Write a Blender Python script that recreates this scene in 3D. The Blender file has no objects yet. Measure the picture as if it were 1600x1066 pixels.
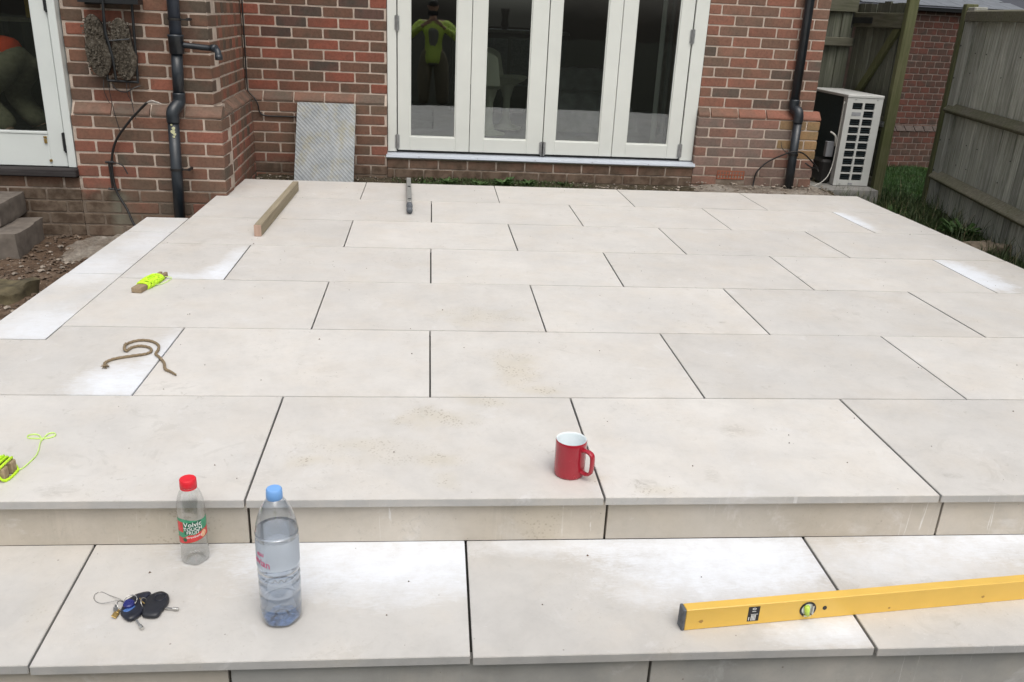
import bpy, bmesh, math, random
from mathutils import Vector, Matrix, noise as mnoise
random.seed(7)
PI = math.pi
R = math.radians
scene = bpy.context.scene
COL = scene.collection

# ------------------------------------------------------------------ camera, sky, sun, exposure
cam_d = bpy.data.cameras.new('camera')
cam = bpy.data.objects.new('camera', cam_d)
COL.objects.link(cam)
cam.location = (0.0018, -1.8572, 1.1395)
cam.rotation_euler = (1.20560, -0.04484, -0.08558)
cam_d.sensor_width = 36.0
cam_d.lens = 29.865
cam_d.clip_start = 0.02
cam_d.clip_end = 400
scene.camera = cam

SUN_EL, SUN_AZ = 62.0, 165.0        # direction the light comes from; azimuth clockwise from +Y
world = bpy.data.worlds.new('World')
scene.world = world
world.use_nodes = True
wn = world.node_tree
for n in list(wn.nodes):
    wn.nodes.remove(n)
w_out = wn.nodes.new('ShaderNodeOutputWorld')
w_bg = wn.nodes.new('ShaderNodeBackground')
w_sky = wn.nodes.new('ShaderNodeTexSky')
w_sky.sky_type = 'NISHITA'
w_sky.sun_disc = False
w_sky.sun_elevation = R(SUN_EL)
w_sky.sun_rotation = R(SUN_AZ)
w_sky.air_density = 1.6
w_sky.dust_density = 6.0
w_hs = wn.nodes.new('ShaderNodeHueSaturation')
w_hs.inputs['Saturation'].default_value = 0.34
wn.links.new(w_sky.outputs[0], w_hs.inputs['Color'])
wn.links.new(w_hs.outputs[0], w_bg.inputs['Color'])
w_bg.inputs['Strength'].default_value = 0.13
wn.links.new(w_bg.outputs[0], w_out.inputs['Surface'])

sun_d = bpy.data.lights.new('sun', 'SUN')
sun_d.energy = 0.7
sun_d.angle = R(50)
sun_d.color = (1.0, 0.97, 0.93)
sun = bpy.data.objects.new('sun', sun_d)
COL.objects.link(sun)
sd = Vector((math.sin(R(SUN_AZ)) * math.cos(R(SUN_EL)), math.cos(R(SUN_AZ)) * math.cos(R(SUN_EL)), math.sin(R(SUN_EL))))
sun.rotation_euler = sd.to_track_quat('Z', 'Y').to_euler()
sun.location = (0, 0, 12)

scene.view_settings.view_transform = 'Standard'
scene.view_settings.look = 'None'
scene.view_settings.exposure = 0.27
scene.view_settings.gamma = 1.0
scene.view_settings.use_curve_mapping = False
scene.cycles.max_bounces = 8
scene.cycles.transparent_max_bounces = 16
scene.cycles.sample_clamp_indirect = 4.0
scene.cycles.caustics_reflective = False
scene.cycles.caustics_refractive = False

# camera model, used only to decide which bricks show largest
_cm = cam.rotation_euler.to_matrix()
def px(p):
    c = _cm.transposed() @ (Vector(p) - cam.location)
    if c.z > -0.05:
        return None
    return 800 + 1327.3 * c.x / -c.z, 533 - 1327.3 * c.y / -c.z, -c.z

# ------------------------------------------------------------------ materials
class NT:
    def __init__(s, name):
        s.m = bpy.data.materials.new(name)
        s.m.use_nodes = True
        s.t = s.m.node_tree
        for n in list(s.t.nodes):
            s.t.nodes.remove(n)
        s.out = s.t.nodes.new('ShaderNodeOutputMaterial')
    def n(s, typ, **kw):
        n = s.t.nodes.new(typ)
        for k, v in kw.items():
            if k in n.inputs:
                s.set(n, k, v)
            else:
                setattr(n, k, v)
        return n
    def set(s, n, k, v):
        if isinstance(v, bpy.types.NodeSocket):
            s.t.links.new(v, n.inputs[k])
        else:
            n.inputs[k].default_value = v
    def link(s, a, b):
        s.t.links.new(a, b)
    def coord(s, kind='Object'):
        if kind == 'World':
            return s.n('ShaderNodeNewGeometry').outputs['Position']
        return s.n('ShaderNodeTexCoord').outputs[kind]
    def noise(s, vec, scale, detail=4, rough=0.55, out='Fac', dist=0.0):
        n = s.n('ShaderNodeTexNoise')
        s.link(vec, n.inputs['Vector'])
        n.inputs['Scale'].default_value = scale
        n.inputs['Detail'].default_value = detail
        n.inputs['Roughness'].default_value = rough
        n.inputs['Distortion'].default_value = dist
        return n.outputs[out]
    def ramp(s, fac, stops, interp='LINEAR'):
        n = s.n('ShaderNodeValToRGB')
        n.color_ramp.interpolation = interp
        e = n.color_ramp.elements
        while len(e) < len(stops):
            e.new(0.5)
        for i, (p, c) in enumerate(stops):
            e[i].position = p
            if isinstance(c, (int, float)):
                c = (c, c, c)
            e[i].color = (c[0], c[1], c[2], 1)
        s.link(fac, n.inputs[0])
        return n.outputs[0]
    def mix(s, fac, a, b, mode='MIX'):
        n = s.n('ShaderNodeMix')
        n.data_type = 'RGBA'
        n.blend_type = mode
        for i, v in ((0, fac), (6, a), (7, b)):
            if isinstance(v, bpy.types.NodeSocket):
                s.link(v, n.inputs[i])
            elif i == 0:
                n.inputs[0].default_value = v
            else:
                n.inputs[i].default_value = (v[0], v[1], v[2], 1)
        return n.outputs[2]
    def math(s, op, a, b=None, c=None, clamp=False):
        n = s.n('ShaderNodeMath')
        n.operation = op
        n.use_clamp = clamp
        for i, v in enumerate((a, b, c)):
            if v is None:
                continue
            if isinstance(v, bpy.types.NodeSocket):
                s.link(v, n.inputs[i])
            else:
                n.inputs[i].default_value = v
        return n.outputs[0]
    def vmath(s, op, a, b=None):
        n = s.n('ShaderNodeVectorMath')
        n.operation = op
        for i, v in enumerate((a, b)):
            if v is None:
                continue
            if isinstance(v, bpy.types.NodeSocket):
                s.link(v, n.inputs[i])
            else:
                n.inputs[i].default_value = v
        return n.outputs['Value'] if op in ('LENGTH', 'DOT_PRODUCT') else n.outputs[0]
    def bump(s, h, dist=0.002, strength=0.5):
        n = s.n('ShaderNodeBump')
        s.link(h, n.inputs['Height'])
        n.inputs['Distance'].default_value = dist
        n.inputs['Strength'].default_value = strength
        return n.outputs[0]
    def pbr(s, col, rough=0.6, metal=0.0, normal=None, spec=0.5, **kw):
        b = s.n('ShaderNodeBsdfPrincipled')
        if isinstance(col, tuple):
            col = (col[0], col[1], col[2], 1)
        s.set(b, 'Base Color', col)
        s.set(b, 'Roughness', rough)
        s.set(b, 'Metallic', metal)
        s.set(b, 'Specular IOR Level', spec)
        if normal is not None:
            s.link(normal, b.inputs['Normal'])
        for k, v in kw.items():
            s.set(b, k, v)
        s.link(b.outputs[0], s.out.inputs[0])
        return b

def simple(name, col, rough=0.5, metal=0.0, var=0.12, scale=30, spec=0.5, bump=0.0, bscale=200, coat=0.0):
    t = NT(name)
    p = t.coord()
    f = t.noise(p, scale)
    d = tuple(max(0, c * (1 - var)) for c in col)
    l = tuple(min(1, c * (1 + var)) for c in col)
    c = t.ramp(f, [(0.3, d), (0.7, l)])
    nrm = None
    if bump:
        nrm = t.bump(t.noise(p, bscale, 3), 0.001, bump)
    r = t.ramp(t.noise(p, scale * 2.3), [(0.3, max(0.02, rough - 0.06)), (0.7, min(1, rough + 0.06))])
    b = t.pbr(c, r, metal, nrm, spec)
    if coat:
        b.inputs['Coat Weight'].default_value = coat
        b.inputs['Coat Roughness'].default_value = 0.08
    return t.m

def blob(t, pos, cx, cy, rx, ry, edge=0.45, dist=0.5):
    """irregular spot on the paving, 1 inside falling to 0"""
    nz = t.noise(pos, 9, 5, 0.65, out='Color')
    nz = t.vmath('SUBTRACT', nz, (0.5, 0.5, 0.5))
    q = t.vmath('SUBTRACT', pos, (cx, cy, 0))
    q = t.vmath('MULTIPLY', q, (1 / rx, 1 / ry, 0))
    sc = t.vmath('MULTIPLY', nz, (dist * 2, dist * 2, 0))
    q = t.vmath('ADD', q, sc)
    L = t.vmath('LENGTH', q)
    n = t.n('ShaderNodeMapRange')
    n.interpolation_type = 'SMOOTHSTEP'
    t.link(L, n.inputs[0])
    n.inputs[1].default_value = 1.0
    n.inputs[2].default_value = edge
    n.inputs[3].default_value = 0.0
    n.inputs[4].default_value = 1.0
    return n.outputs[0]

def slab_material(name, base=(0.605, 0.583, 0.552), whites=(), ochres=(), greys=(), tint=1.0):
    t = NT(name)
    pos = t.coord('World')
    rnd = t.n('ShaderNodeObjectInfo').outputs['Random']
    off = t.vmath('SCALE', pos)
    off = pos
    n1 = t.noise(off, 2.6, 4, 0.6)
    n2 = t.noise(off, 11, 5, 0.6, dist=0.4)
    b0 = tuple(c * 0.93 * tint for c in base)
    b1 = tuple(min(0.9, c * 1.045 * tint) for c in base)
    c = t.ramp(n1, [(0.32, b0), (0.68, b1)])
    warm = t.ramp(t.noise(off, 4.4, 5, 0.62), [(0.45, (0, 0, 0)), (0.72, (1, 1, 1))])
    c = t.mix(t.math('MULTIPLY', warm, 0.50), c, (0.59 * tint, 0.54 * tint, 0.475 * tint))
    mot = t.ramp(n2, [(0.30, 0.94), (0.5, 1.0), (0.8, 1.035)])
    c = t.mix(1.0, c, mot, 'MULTIPLY')
    # per slab difference
    rr = t.math('MULTIPLY_ADD', rnd, 0.11, 0.94)
    rc = t.n('ShaderNodeCombineColor')
    t.link(rr, rc.inputs[0]); t.link(rr, rc.inputs[1]); t.link(rr, rc.inputs[2])
    c = t.mix(1.0, c, rc.outputs[0], 'MULTIPLY')
    # faint grey scuffs
    sc = t.noise(off, 23, 6, 0.72, dist=1.2)
    m = t.ramp(sc, [(0.59, (0, 0, 0)), (0.66, (1, 1, 1))])
    m2 = t.ramp(t.noise(off, 3.1, 3), [(0.5, (0, 0, 0)), (0.62, (1, 1, 1))])
    m = t.math('MULTIPLY', m, m2)
    c = t.mix(t.math('MULTIPLY', m, 0.48), c, (0.36, 0.335, 0.29))
    dm = t.ramp(t.noise(off, 5.2, 6, 0.72, dist=1.1), [(0.585, (0, 0, 0)), (0.61, (0.7, 0.7, 0.7)), (0.66, (1, 1, 1))])
    dm2 = t.ramp(t.noise(off, 1.1, 2), [(0.50, (0, 0, 0)), (0.60, (1, 1, 1))])
    c = t.mix(t.math('MULTIPLY', t.math('MULTIPLY', dm, dm2), 0.32), c, (0.42, 0.40, 0.36))
    fl = t.noise(off, 115, 4, 0.8)
    fm = t.ramp(fl, [(0.615, (0, 0, 0)), (0.66, (1, 1, 1))])
    fk = t.ramp(t.noise(off, 6.0, 4, 0.6), [(0.50, (0, 0, 0)), (0.58, (1, 1, 1))])
    c = t.mix(t.math('MULTIPLY', t.math('MULTIPLY', fm, fk), 0.42), c, (0.30, 0.26, 0.20))
    # lighter grey wash, finer blotches and hard little scratches of dried mortar
    fb = t.noise(off, 38, 6, 0.75, dist=0.6)
    c = t.mix(1.0, c, t.ramp(fb, [(0.28, 0.945), (0.5, 1.0), (0.74, 1.03)]), 'MULTIPLY')
    cool = t.ramp(t.noise(off, 1.9, 4, 0.6, dist=0.5), [(0.48, (0, 0, 0)), (0.68, (1, 1, 1))])
    c = t.mix(t.math('MULTIPLY', cool, 0.22), c, (0.50, 0.50, 0.50))
    st = t.noise(t.vmath('MULTIPLY', off, (34, 60, 1)), 1.0, 5, 0.8, dist=2.5)
    sm = t.ramp(st, [(0.625, (0, 0, 0)), (0.66, (1, 1, 1))])
    sk = t.ramp(t.noise(off, 3.7, 3, 0.6), [(0.50, (0, 0, 0)), (0.60, (1, 1, 1))])
    c = t.mix(t.math('MULTIPLY', t.math('MULTIPLY', sm, sk), 0.55), c, (0.76, 0.76, 0.76))
    # pale cement film
    wf = t.ramp(t.noise(off, 6.5, 6, 0.7, dist=0.8), [(0.60, (0, 0, 0)), (0.72, (1, 1, 1))])
    c = t.mix(t.math('MULTIPLY', wf, 0.30), c, (0.72, 0.72, 0.73))
    # small dark specks of grit
    v = t.n('ShaderNodeTexVoronoi')
    v.inputs['Scale'].default_value = 26
    v.inputs['Randomness'].default_value = 1.0
    t.link(off, v.inputs['Vector'])
    keep = t.math('GREATER_THAN', t.n('ShaderNodeSeparateColor', Color=v.outputs['Color']).outputs[0], 0.68)
    rad = t.math('MULTIPLY_ADD', t.n('ShaderNodeSeparateColor', Color=v.outputs['Color']).outputs[1], 0.055, 0.01)
    sp = t.math('MULTIPLY', t.math('LESS_THAN', v.outputs['Distance'], rad), keep)
    c = t.mix(t.math('MULTIPLY', sp, 0.62), c, (0.16, 0.13, 0.11))
    for (cx, cy, rx, ry, st) in ochres:
        b = blob(t, pos, cx, cy, rx, ry, 0.1, 0.9)
        c = t.mix(t.math('MULTIPLY', b, 0.26 * st), c, (0.49, 0.42, 0.27))
        v = t.n('ShaderNodeTexVoronoi')
        v.inputs['Scale'].default_value = 105
        t.link(pos, v.inputs['Vector'])
        k = t.math('LESS_THAN', v.outputs['Distance'], 0.31)
        k2 = t.ramp(t.noise(pos, 13, 4), [(0.46, (0, 0, 0)), (0.53, (1, 1, 1))])
        k = t.math('MULTIPLY', t.math('MULTIPLY', k, k2), b)
        c = t.mix(t.math('MULTIPLY', k, 0.62 * st), c, (0.24, 0.19, 0.14))
    for (cx, cy, rx, ry, st) in greys:
        b = blob(t, pos, cx, cy, rx, ry, 0.3, 1.1)
        k = t.ramp(t.noise(t.vmath('MULTIPLY', pos, (26, 62, 1)), 1.0, 6, 0.8, dist=1.5), [(0.40, (0, 0, 0)), (0.66, (1, 1, 1))])
        c = t.mix(t.math('MULTIPLY', t.math('MULTIPLY', b, k), 0.55 * st), c, (0.29, 0.27, 0.23))
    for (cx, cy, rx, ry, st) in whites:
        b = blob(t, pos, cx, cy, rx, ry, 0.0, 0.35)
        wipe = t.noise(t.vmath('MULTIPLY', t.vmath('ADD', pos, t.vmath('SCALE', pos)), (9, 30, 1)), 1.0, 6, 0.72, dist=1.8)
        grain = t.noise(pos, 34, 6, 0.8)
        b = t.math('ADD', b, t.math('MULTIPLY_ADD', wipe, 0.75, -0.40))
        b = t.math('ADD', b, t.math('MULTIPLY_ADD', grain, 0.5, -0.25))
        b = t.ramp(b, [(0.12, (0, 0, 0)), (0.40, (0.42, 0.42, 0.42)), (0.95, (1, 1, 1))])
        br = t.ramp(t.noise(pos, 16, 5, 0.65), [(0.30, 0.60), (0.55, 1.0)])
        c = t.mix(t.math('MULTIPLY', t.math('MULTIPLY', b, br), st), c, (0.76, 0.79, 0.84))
    # edges pick up dirt from the joint
    h = t.noise(off, 180, 3)
    h2 = t.math('MULTIPLY_ADD', t.noise(off, 7, 4), 3.0, h)
    nrm = t.bump(h2, 0.0006, 0.35)
    ro = t.ramp(n2, [(0.3, 0.50), (0.7, 0.66)])
    t.pbr(c, ro, 0, nrm, 0.35)
    return t.m

def brick_material(name, attr=False):
    t = NT(name)
    pos = t.coord('World')
    if attr:
        a = t.n('ShaderNodeVertexColor')
        a.layer_name = 'Col'
        base = a.outputs[0]
        op = pos
    else:
        oi = t.n('ShaderNodeObjectInfo')
        base = oi.outputs['Color']
        rv = t.vmath('MULTIPLY', oi.outputs['Location'], (3.1, 5.7, 7.9))
        op = t.vmath('ADD', t.coord('Object'), rv)
    f = t.ramp(t.noise(op, 7.5, 3, 0.5), [(0.40, (0, 0, 0)), (0.60, (1, 1, 1))])
    red = t.mix(0.45, base, (0.255, 0.100, 0.066))
    dark = t.mix(0.60, base, (0.100, 0.076, 0.056))
    c = t.mix(f, dark, red)
    c = t.mix(0.5, c, base)
    g = t.ramp(t.noise(op, 55, 5, 0.7), [(0.25, 0.72), (0.5, 1.0), (0.8, 1.22)])
    c = t.mix(1.0, c, g, 'MULTIPLY')
    # pale lime bloom in spots
    bl = t.ramp(t.noise(pos, 120, 3, 0.6), [(0.70, (0, 0, 0)), (0.80, (1, 1, 1))])
    c = t.mix(t.math('MULTIPLY', bl, 0.22), c, (0.42, 0.36, 0.31))
    # lime wash bloom and mud near the ground, where the wall has been splashed
    sep = t.n('ShaderNodeSeparateXYZ', Vector=pos)
    z = sep.outputs['Z']
    x = sep.outputs['X']
    nz = t.noise(pos, 6.5, 5, 0.65)
    zz = t.math('MULTIPLY_ADD', t.math('SUBTRACT', nz, 0.5), 0.22, z)
    m1 = t.n('ShaderNodeMapRange'); m1.interpolation_type = 'SMOOTHSTEP'
    t.link(zz, m1.inputs[0])
    m1.inputs[1].default_value = 0.085; m1.inputs[2].default_value = -0.02
    m1.inputs[3].default_value = 0; m1.inputs[4].default_value = 1
    # more mud to the left of the waste pipe
    m2 = t.n('ShaderNodeMapRange'); m2.interpolation_type = 'SMOOTHSTEP'
    t.link(t.math('MULTIPLY_ADD', nz, 0.3, x), m2.inputs[0])
    m2.inputs[1].default_value = -1.62; m2.inputs[2].default_value = -1.85
    m2.inputs[3].default_value = 0.0; m2.inputs[4].default_value = 0.92
    mud = t.mix(t.ramp(t.noise(pos, 15, 4), [(0.4, (0, 0, 0)), (0.6, (1, 1, 1))]), (0.075, 0.052, 0.036), (0.15, 0.115, 0.085))
    m3 = t.n('ShaderNodeMapRange'); t.link(x, m3.inputs[0])
    m3.inputs[1].default_value = -1.4; m3.inputs[2].default_value = -1.2; m3.inputs[3].default_value = 0.0; m3.inputs[4].default_value = 0.75
    m4 = t.n('ShaderNodeMapRange'); t.link(x, m4.inputs[0])
    m4.inputs[1].default_value = 2.15; m4.inputs[2].default_value = 2.0; m4.inputs[3].default_value = 0.25; m4.inputs[4].default_value = 1.0
    amt = t.math('ADD', m2.outputs[0], t.math('MULTIPLY', m3.outputs[0], m4.outputs[0]), clamp=True)
    # greenish cement run under the cable
    gx = t.math('ABSOLUTE', t.math('SUBTRACT', t.math('MULTIPLY_ADD', nz, 0.12, x), -1.86))
    gm = t.n('ShaderNodeMapRange'); t.link(gx, gm.inputs[0]); gm.inputs[1].default_value = 0.09; gm.inputs[2].default_value = 0.03
    mud = t.mix(t.math('MULTIPLY', gm.outputs[0], 0.8), mud, (0.20, 0.205, 0.16))
    c = t.mix(t.math('MULTIPLY', m1.outputs[0], amt), c, mud)
    h = t.math('MULTIPLY_ADD', t.noise(op, 90, 5, 0.7), 0.6, t.noise(op, 22, 4, 0.6))
    t.pbr(c, 0.86, 0, t.bump(h, 0.0035, 0.55), 0.25)
    return t.m

def mortar_material():
    t = NT('mortar')
    pos = t.coord('World')
    c = t.ramp(t.noise(pos, 14, 5, 0.65), [(0.3, (0.40, 0.33, 0.275)), (0.7, (0.59, 0.495, 0.42))])
    sep = t.n('ShaderNodeSeparateXYZ', Vector=pos)
    nz = t.noise(pos, 6.5, 5, 0.65)
    zz = t.math('MULTIPLY_ADD', t.math('SUBTRACT', nz, 0.5), 0.22, sep.outputs['Z'])
    m1 = t.n('ShaderNodeMapRange'); m1.interpolation_type = 'SMOOTHSTEP'
    t.link(zz, m1.inputs[0])
    m1.inputs[1].default_value = 0.07; m1.inputs[2].default_value = -0.04
    m1.inputs[3].default_value = 0; m1.inputs[4].default_value = 0.85
    c = t.mix(m1.outputs[0], c, (0.12, 0.092, 0.068))
    h = t.noise(pos, 60, 6, 0.75)
    t.pbr(c, 0.95, 0, t.bump(h, 0.006, 0.8), 0.15)
    return t.m

def wood_material(name, dark, light, green=0.0, axis='Z', scale=1.0, cracks=True):
    t = NT(name)
    p = t.coord('Object')
    oi = t.n('ShaderNodeObjectInfo')
    p = t.vmath('ADD', p, t.vmath('MULTIPLY', oi.outputs['Location'], (3.3, 2.1, 0.7)))
    k = {'X': (0.06, 1, 1), 'Y': (1, 0.06, 1), 'Z': (1, 1, 0.05)}[axis]
    q = t.vmath('MULTIPLY', p, k)
    g = t.noise(q, 60 * scale, 6, 0.65, dist=0.6)
    c = t.ramp(g, [(0.28, dark), (0.55, tuple((a + b) / 2 for a, b in zip(dark, light))), (0.78, light)])
    r = t.math('MULTIPLY_ADD', oi.outputs['Random'], 0.5, 0.72)
    rc = t.n('ShaderNodeCombineColor')
    for i in range(3):
        t.link(r, rc.inputs[i])
    c = t.mix(1.0, c, rc.outputs[0], 'MULTIPLY')
    if cracks:
        ck = t.ramp(t.noise(q, 22 * scale, 5, 0.7), [(0.62, (0, 0, 0)), (0.70, (1, 1, 1))])
        c = t.mix(t.math('MULTIPLY', ck, 0.65), c, tuple(a * 0.35 for a in dark))
    if green:
        gm = t.ramp(t.noise(t.coord('World'), 3.5, 5, 0.65), [(0.40, (0, 0, 0)), (0.66, (1, 1, 1))])
        c = t.mix(t.math('MULTIPLY', gm, green), c, (0.075, 0.092, 0.03))
    t.pbr(c, 0.9, 0, t.bump(g, 0.003, 0.5), 0.15)
    return t.m

def glass_material():
    t = NT('window_glass')
    fr = t.n('ShaderNodeLayerWeight')
    fr.inputs['Blend'].default_value = 0.5
    f = t.math('MULTIPLY_ADD', t.math('POWER', fr.outputs['Facing'], 4.0), 0.85, 0.125, clamp=True)
    tr = t.n('ShaderNodeBsdfTransparent')
    tr.inputs[0].default_value = (0.80, 0.84, 0.82, 1)
    gl = t.n('ShaderNodeBsdfGlossy')
    gl.inputs['Roughness'].default_value = 0.012
    gl.inputs['Color'].default_value = (0.95, 0.97, 1, 1)
    w = t.bump(t.noise(t.coord('World'), 2.2, 2), 0.002, 0.35)
    t.link(w, gl.inputs['Normal'])
    mx = t.n('ShaderNodeMixShader')
    t.link(f, mx.inputs[0]); t.link(tr.outputs[0], mx.inputs[1]); t.link(gl.outputs[0], mx.inputs[2])
    t.link(mx.outputs[0], t.out.inputs[0])
    return t.m

def pet_material(name, tint, refr=0.0, ior=1.33, gloss=1.6):
    """thin clear plastic, or plastic full of water when refr > 0"""
    t = NT(name)
    lw = t.n('ShaderNodeLayerWeight')
    lw.inputs['Blend'].default_value = 0.5
    tr = t.n('ShaderNodeBsdfTransparent')
    edge = t.mix(lw.outputs['Facing'], (1, 1, 1), tint)
    edge = t.mix(0.5, edge, tint)
    t.link(edge, tr.inputs[0])
    base = tr.outputs[0]
    if refr:
        rf = t.n('ShaderNodeBsdfRefraction')
        rf.inputs['IOR'].default_value = ior
        rf.inputs['Roughness'].default_value = 0.03
        rf.inputs['Color'].default_value = (0.93, 0.96, 1, 1)
        m0 = t.n('ShaderNodeMixShader')
        m0.inputs[0].default_value = refr
        t.link(tr.outputs[0], m0.inputs[1]); t.link(rf.outputs[0], m0.inputs[2])
        base = m0.outputs[0]
    ff = t.math('MULTIPLY_ADD', t.math('POWER', lw.outputs['Facing'], 4.0), 0.55, 0.04, clamp=True)
    gl = t.n('ShaderNodeBsdfGlossy'); gl.inputs['Roughness'].default_value = 0.06
    mx = t.n('ShaderNodeMixShader')
    t.link(t.math('MULTIPLY', ff, gloss, clamp=True), mx.inputs[0])
    t.link(base, mx.inputs[1]); t.link(gl.outputs[0], mx.inputs[2])
    t.link(mx.outputs[0], t.out.inputs[0])
    return t.m

M = {}
M['slab'] = slab_material('paving_slab_stone',
    whites=[],
    ochres=[(0.02, 0.46, 0.20, 0.10, 1.0), (-0.20, 0.30, 0.20, 0.07, 0.7), (0.30, 0.86, 0.13, 0.20, 1.0), (-0.10, 0.22, 0.25, 0.10, 0.4),
            (0.22, 1.38, 0.28, 0.14, 0.7), (0.45, 0.09, 0.05, 0.04, 0.8), (0.60, 0.03, 0.10, 0.04, 0.8), (0.18, 0.58, 0.12, 0.06, 0.9), (-0.32, 0.20, 0.09, 0.05, 0.9), (0.03, 0.20, 0.08, 0.05, 0.8), (0.05, 0.09, 0.05, 0.07, 0.6), (0.36, 0.66, 0.10, 0.05, 1.0)],
    greys=[(0.93, 0.37, 0.07, 0.05, 1.0), (0.58, 0.07, 0.05, 0.04, 1.0), (1.45, 0.10, 0.05, 0.02, 1.0), (0.77, 0.12, 0.03, 0.06, 0.7), (-0.90, 0.05, 0.08, 0.04, 0.8), (-0.42, 0.10, 0.05, 0.10, 0.5),
           (1.2, 1.35, 0.02, 0.015, 1.5)])
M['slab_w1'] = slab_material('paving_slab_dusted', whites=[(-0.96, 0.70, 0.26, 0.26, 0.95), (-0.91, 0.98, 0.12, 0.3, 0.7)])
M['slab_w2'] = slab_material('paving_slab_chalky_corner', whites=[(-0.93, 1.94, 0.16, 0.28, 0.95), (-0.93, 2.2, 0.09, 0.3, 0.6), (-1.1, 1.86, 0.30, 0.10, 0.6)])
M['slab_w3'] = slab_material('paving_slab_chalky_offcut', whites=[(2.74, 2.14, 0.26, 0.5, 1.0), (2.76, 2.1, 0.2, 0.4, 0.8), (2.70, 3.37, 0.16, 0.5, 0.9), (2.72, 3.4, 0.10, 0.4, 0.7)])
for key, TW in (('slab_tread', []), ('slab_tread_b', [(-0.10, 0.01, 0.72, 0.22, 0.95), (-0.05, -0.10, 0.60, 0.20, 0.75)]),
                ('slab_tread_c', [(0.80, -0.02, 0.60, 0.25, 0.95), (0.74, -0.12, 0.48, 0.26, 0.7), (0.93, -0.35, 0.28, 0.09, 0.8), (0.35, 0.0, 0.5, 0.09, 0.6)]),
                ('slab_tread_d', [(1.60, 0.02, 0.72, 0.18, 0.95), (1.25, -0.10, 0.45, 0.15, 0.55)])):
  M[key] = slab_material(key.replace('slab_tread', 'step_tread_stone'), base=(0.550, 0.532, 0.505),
    whites=TW,  # pale cement dust, with sky glare painted into the tread colour
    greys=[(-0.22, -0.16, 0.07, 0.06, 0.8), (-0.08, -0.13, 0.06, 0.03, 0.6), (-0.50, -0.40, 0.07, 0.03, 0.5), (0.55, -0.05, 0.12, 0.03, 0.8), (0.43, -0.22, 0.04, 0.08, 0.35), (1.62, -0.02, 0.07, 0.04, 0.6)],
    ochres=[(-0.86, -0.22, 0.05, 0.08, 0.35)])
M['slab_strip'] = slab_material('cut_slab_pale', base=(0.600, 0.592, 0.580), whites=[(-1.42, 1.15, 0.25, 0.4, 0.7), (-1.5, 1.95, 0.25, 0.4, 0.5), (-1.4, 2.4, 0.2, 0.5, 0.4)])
M['slab_edge'] = slab_material('sawn_slab_edge', base=(0.42, 0.415, 0.405))
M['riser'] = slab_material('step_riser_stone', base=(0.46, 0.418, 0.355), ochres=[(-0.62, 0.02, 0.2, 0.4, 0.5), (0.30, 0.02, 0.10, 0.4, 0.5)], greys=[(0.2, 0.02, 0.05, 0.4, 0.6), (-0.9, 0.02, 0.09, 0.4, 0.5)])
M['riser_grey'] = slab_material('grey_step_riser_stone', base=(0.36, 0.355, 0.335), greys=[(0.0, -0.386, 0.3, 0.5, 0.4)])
M['brick'] = brick_material('stock_brick')
M['brick_stuff'] = brick_material('stock_brick_joined', True)
M['mortar'] = mortar_material()
M['mortar_dark'] = simple('shaded_mortar', (0.17, 0.13, 0.11), 0.95, var=0.25, scale=12)  # the outhouse wall's shade is put into this darker mortar colour
M['frame'] = simple('sage_white_paint', (0.68, 0.70, 0.66), 0.38, var=0.025, scale=6, spec=0.45)
M['frame_l'] = simple('pale_grey_white_paint', (0.66, 0.70, 0.68), 0.38, var=0.03, scale=6)
M['glass'] = glass_material()
M['alu'] = simple('aluminium_sill', (0.50, 0.54, 0.60), 0.40, 0.35, var=0.03, scale=3)
M['steel'] = simple('hinge_steel', (0.42, 0.43, 0.44), 0.34, 0.9, var=0.15)
M['black_metal'] = simple('black_hinge_metal', (0.022, 0.024, 0.026), 0.4, 0.3)
M['seal'] = simple('black_rubber_seal', (0.012, 0.012, 0.012), 0.7)
M['brass'] = simple('brass', (0.55, 0.38, 0.14), 0.35, 0.9)
M['dark_sill'] = wood_material('dark_stained_sill', (0.025, 0.022, 0.022), (0.07, 0.065, 0.065), axis='X', cracks=False)
M['pipe'] = simple('black_soil_pipe', (0.017, 0.022, 0.028), 0.36, var=0.3, scale=14, spec=0.55)
M['pipe_up'] = simple('faded_blue_black_pipe', (0.050, 0.062, 0.085), 0.42, var=0.2, scale=14)
M['cable'] = simple('black_cable', (0.014, 0.013, 0.013), 0.5)
M['wire'] = simple('frayed_wire', (0.36, 0.34, 0.31), 0.5, 0.3)
M['fence'] = wood_material('weathered_fence_board', (0.18, 0.185, 0.155), (0.62, 0.62, 0.55), green=0.20)
M['rail'] = wood_material('weathered_fence_rail', (0.10, 0.094, 0.068), (0.26, 0.24, 0.185), green=0.28, axis='Y')
M['post'] = wood_material('greened_post', (0.065, 0.068, 0.032), (0.15, 0.15, 0.085), green=0.45)
M['post_grey'] = wood_material('grey_post', (0.24, 0.24, 0.21), (0.50, 0.50, 0.45), green=0.15)
M['gate'] = wood_material('dark_gate_board', (0.075, 0.080, 0.062), (0.185, 0.19, 0.155), green=0.18)
M['gate_rail'] = wood_material('dark_gate_rail', (0.085, 0.084, 0.062), (0.20, 0.195, 0.15), green=0.25, axis='X')
M['timber'] = wood_material('sawn_timber', (0.24, 0.20, 0.135), (0.42, 0.365, 0.27), axis='Y', cracks=False)
M['timber_end'] = wood_material('timber_end_grain', (0.30, 0.205, 0.16), (0.42, 0.30, 0.24), axis='Z', cracks=False)
M['peg'] = wood_material('peg_wood', (0.25, 0.18, 0.11), (0.45, 0.36, 0.25), axis='X', cracks=False)
M['lime'] = simple('fluorescent_line', (0.56, 0.88, 0.03), 0.6, var=0.15, scale=200, bump=0.5, bscale=600)
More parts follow.
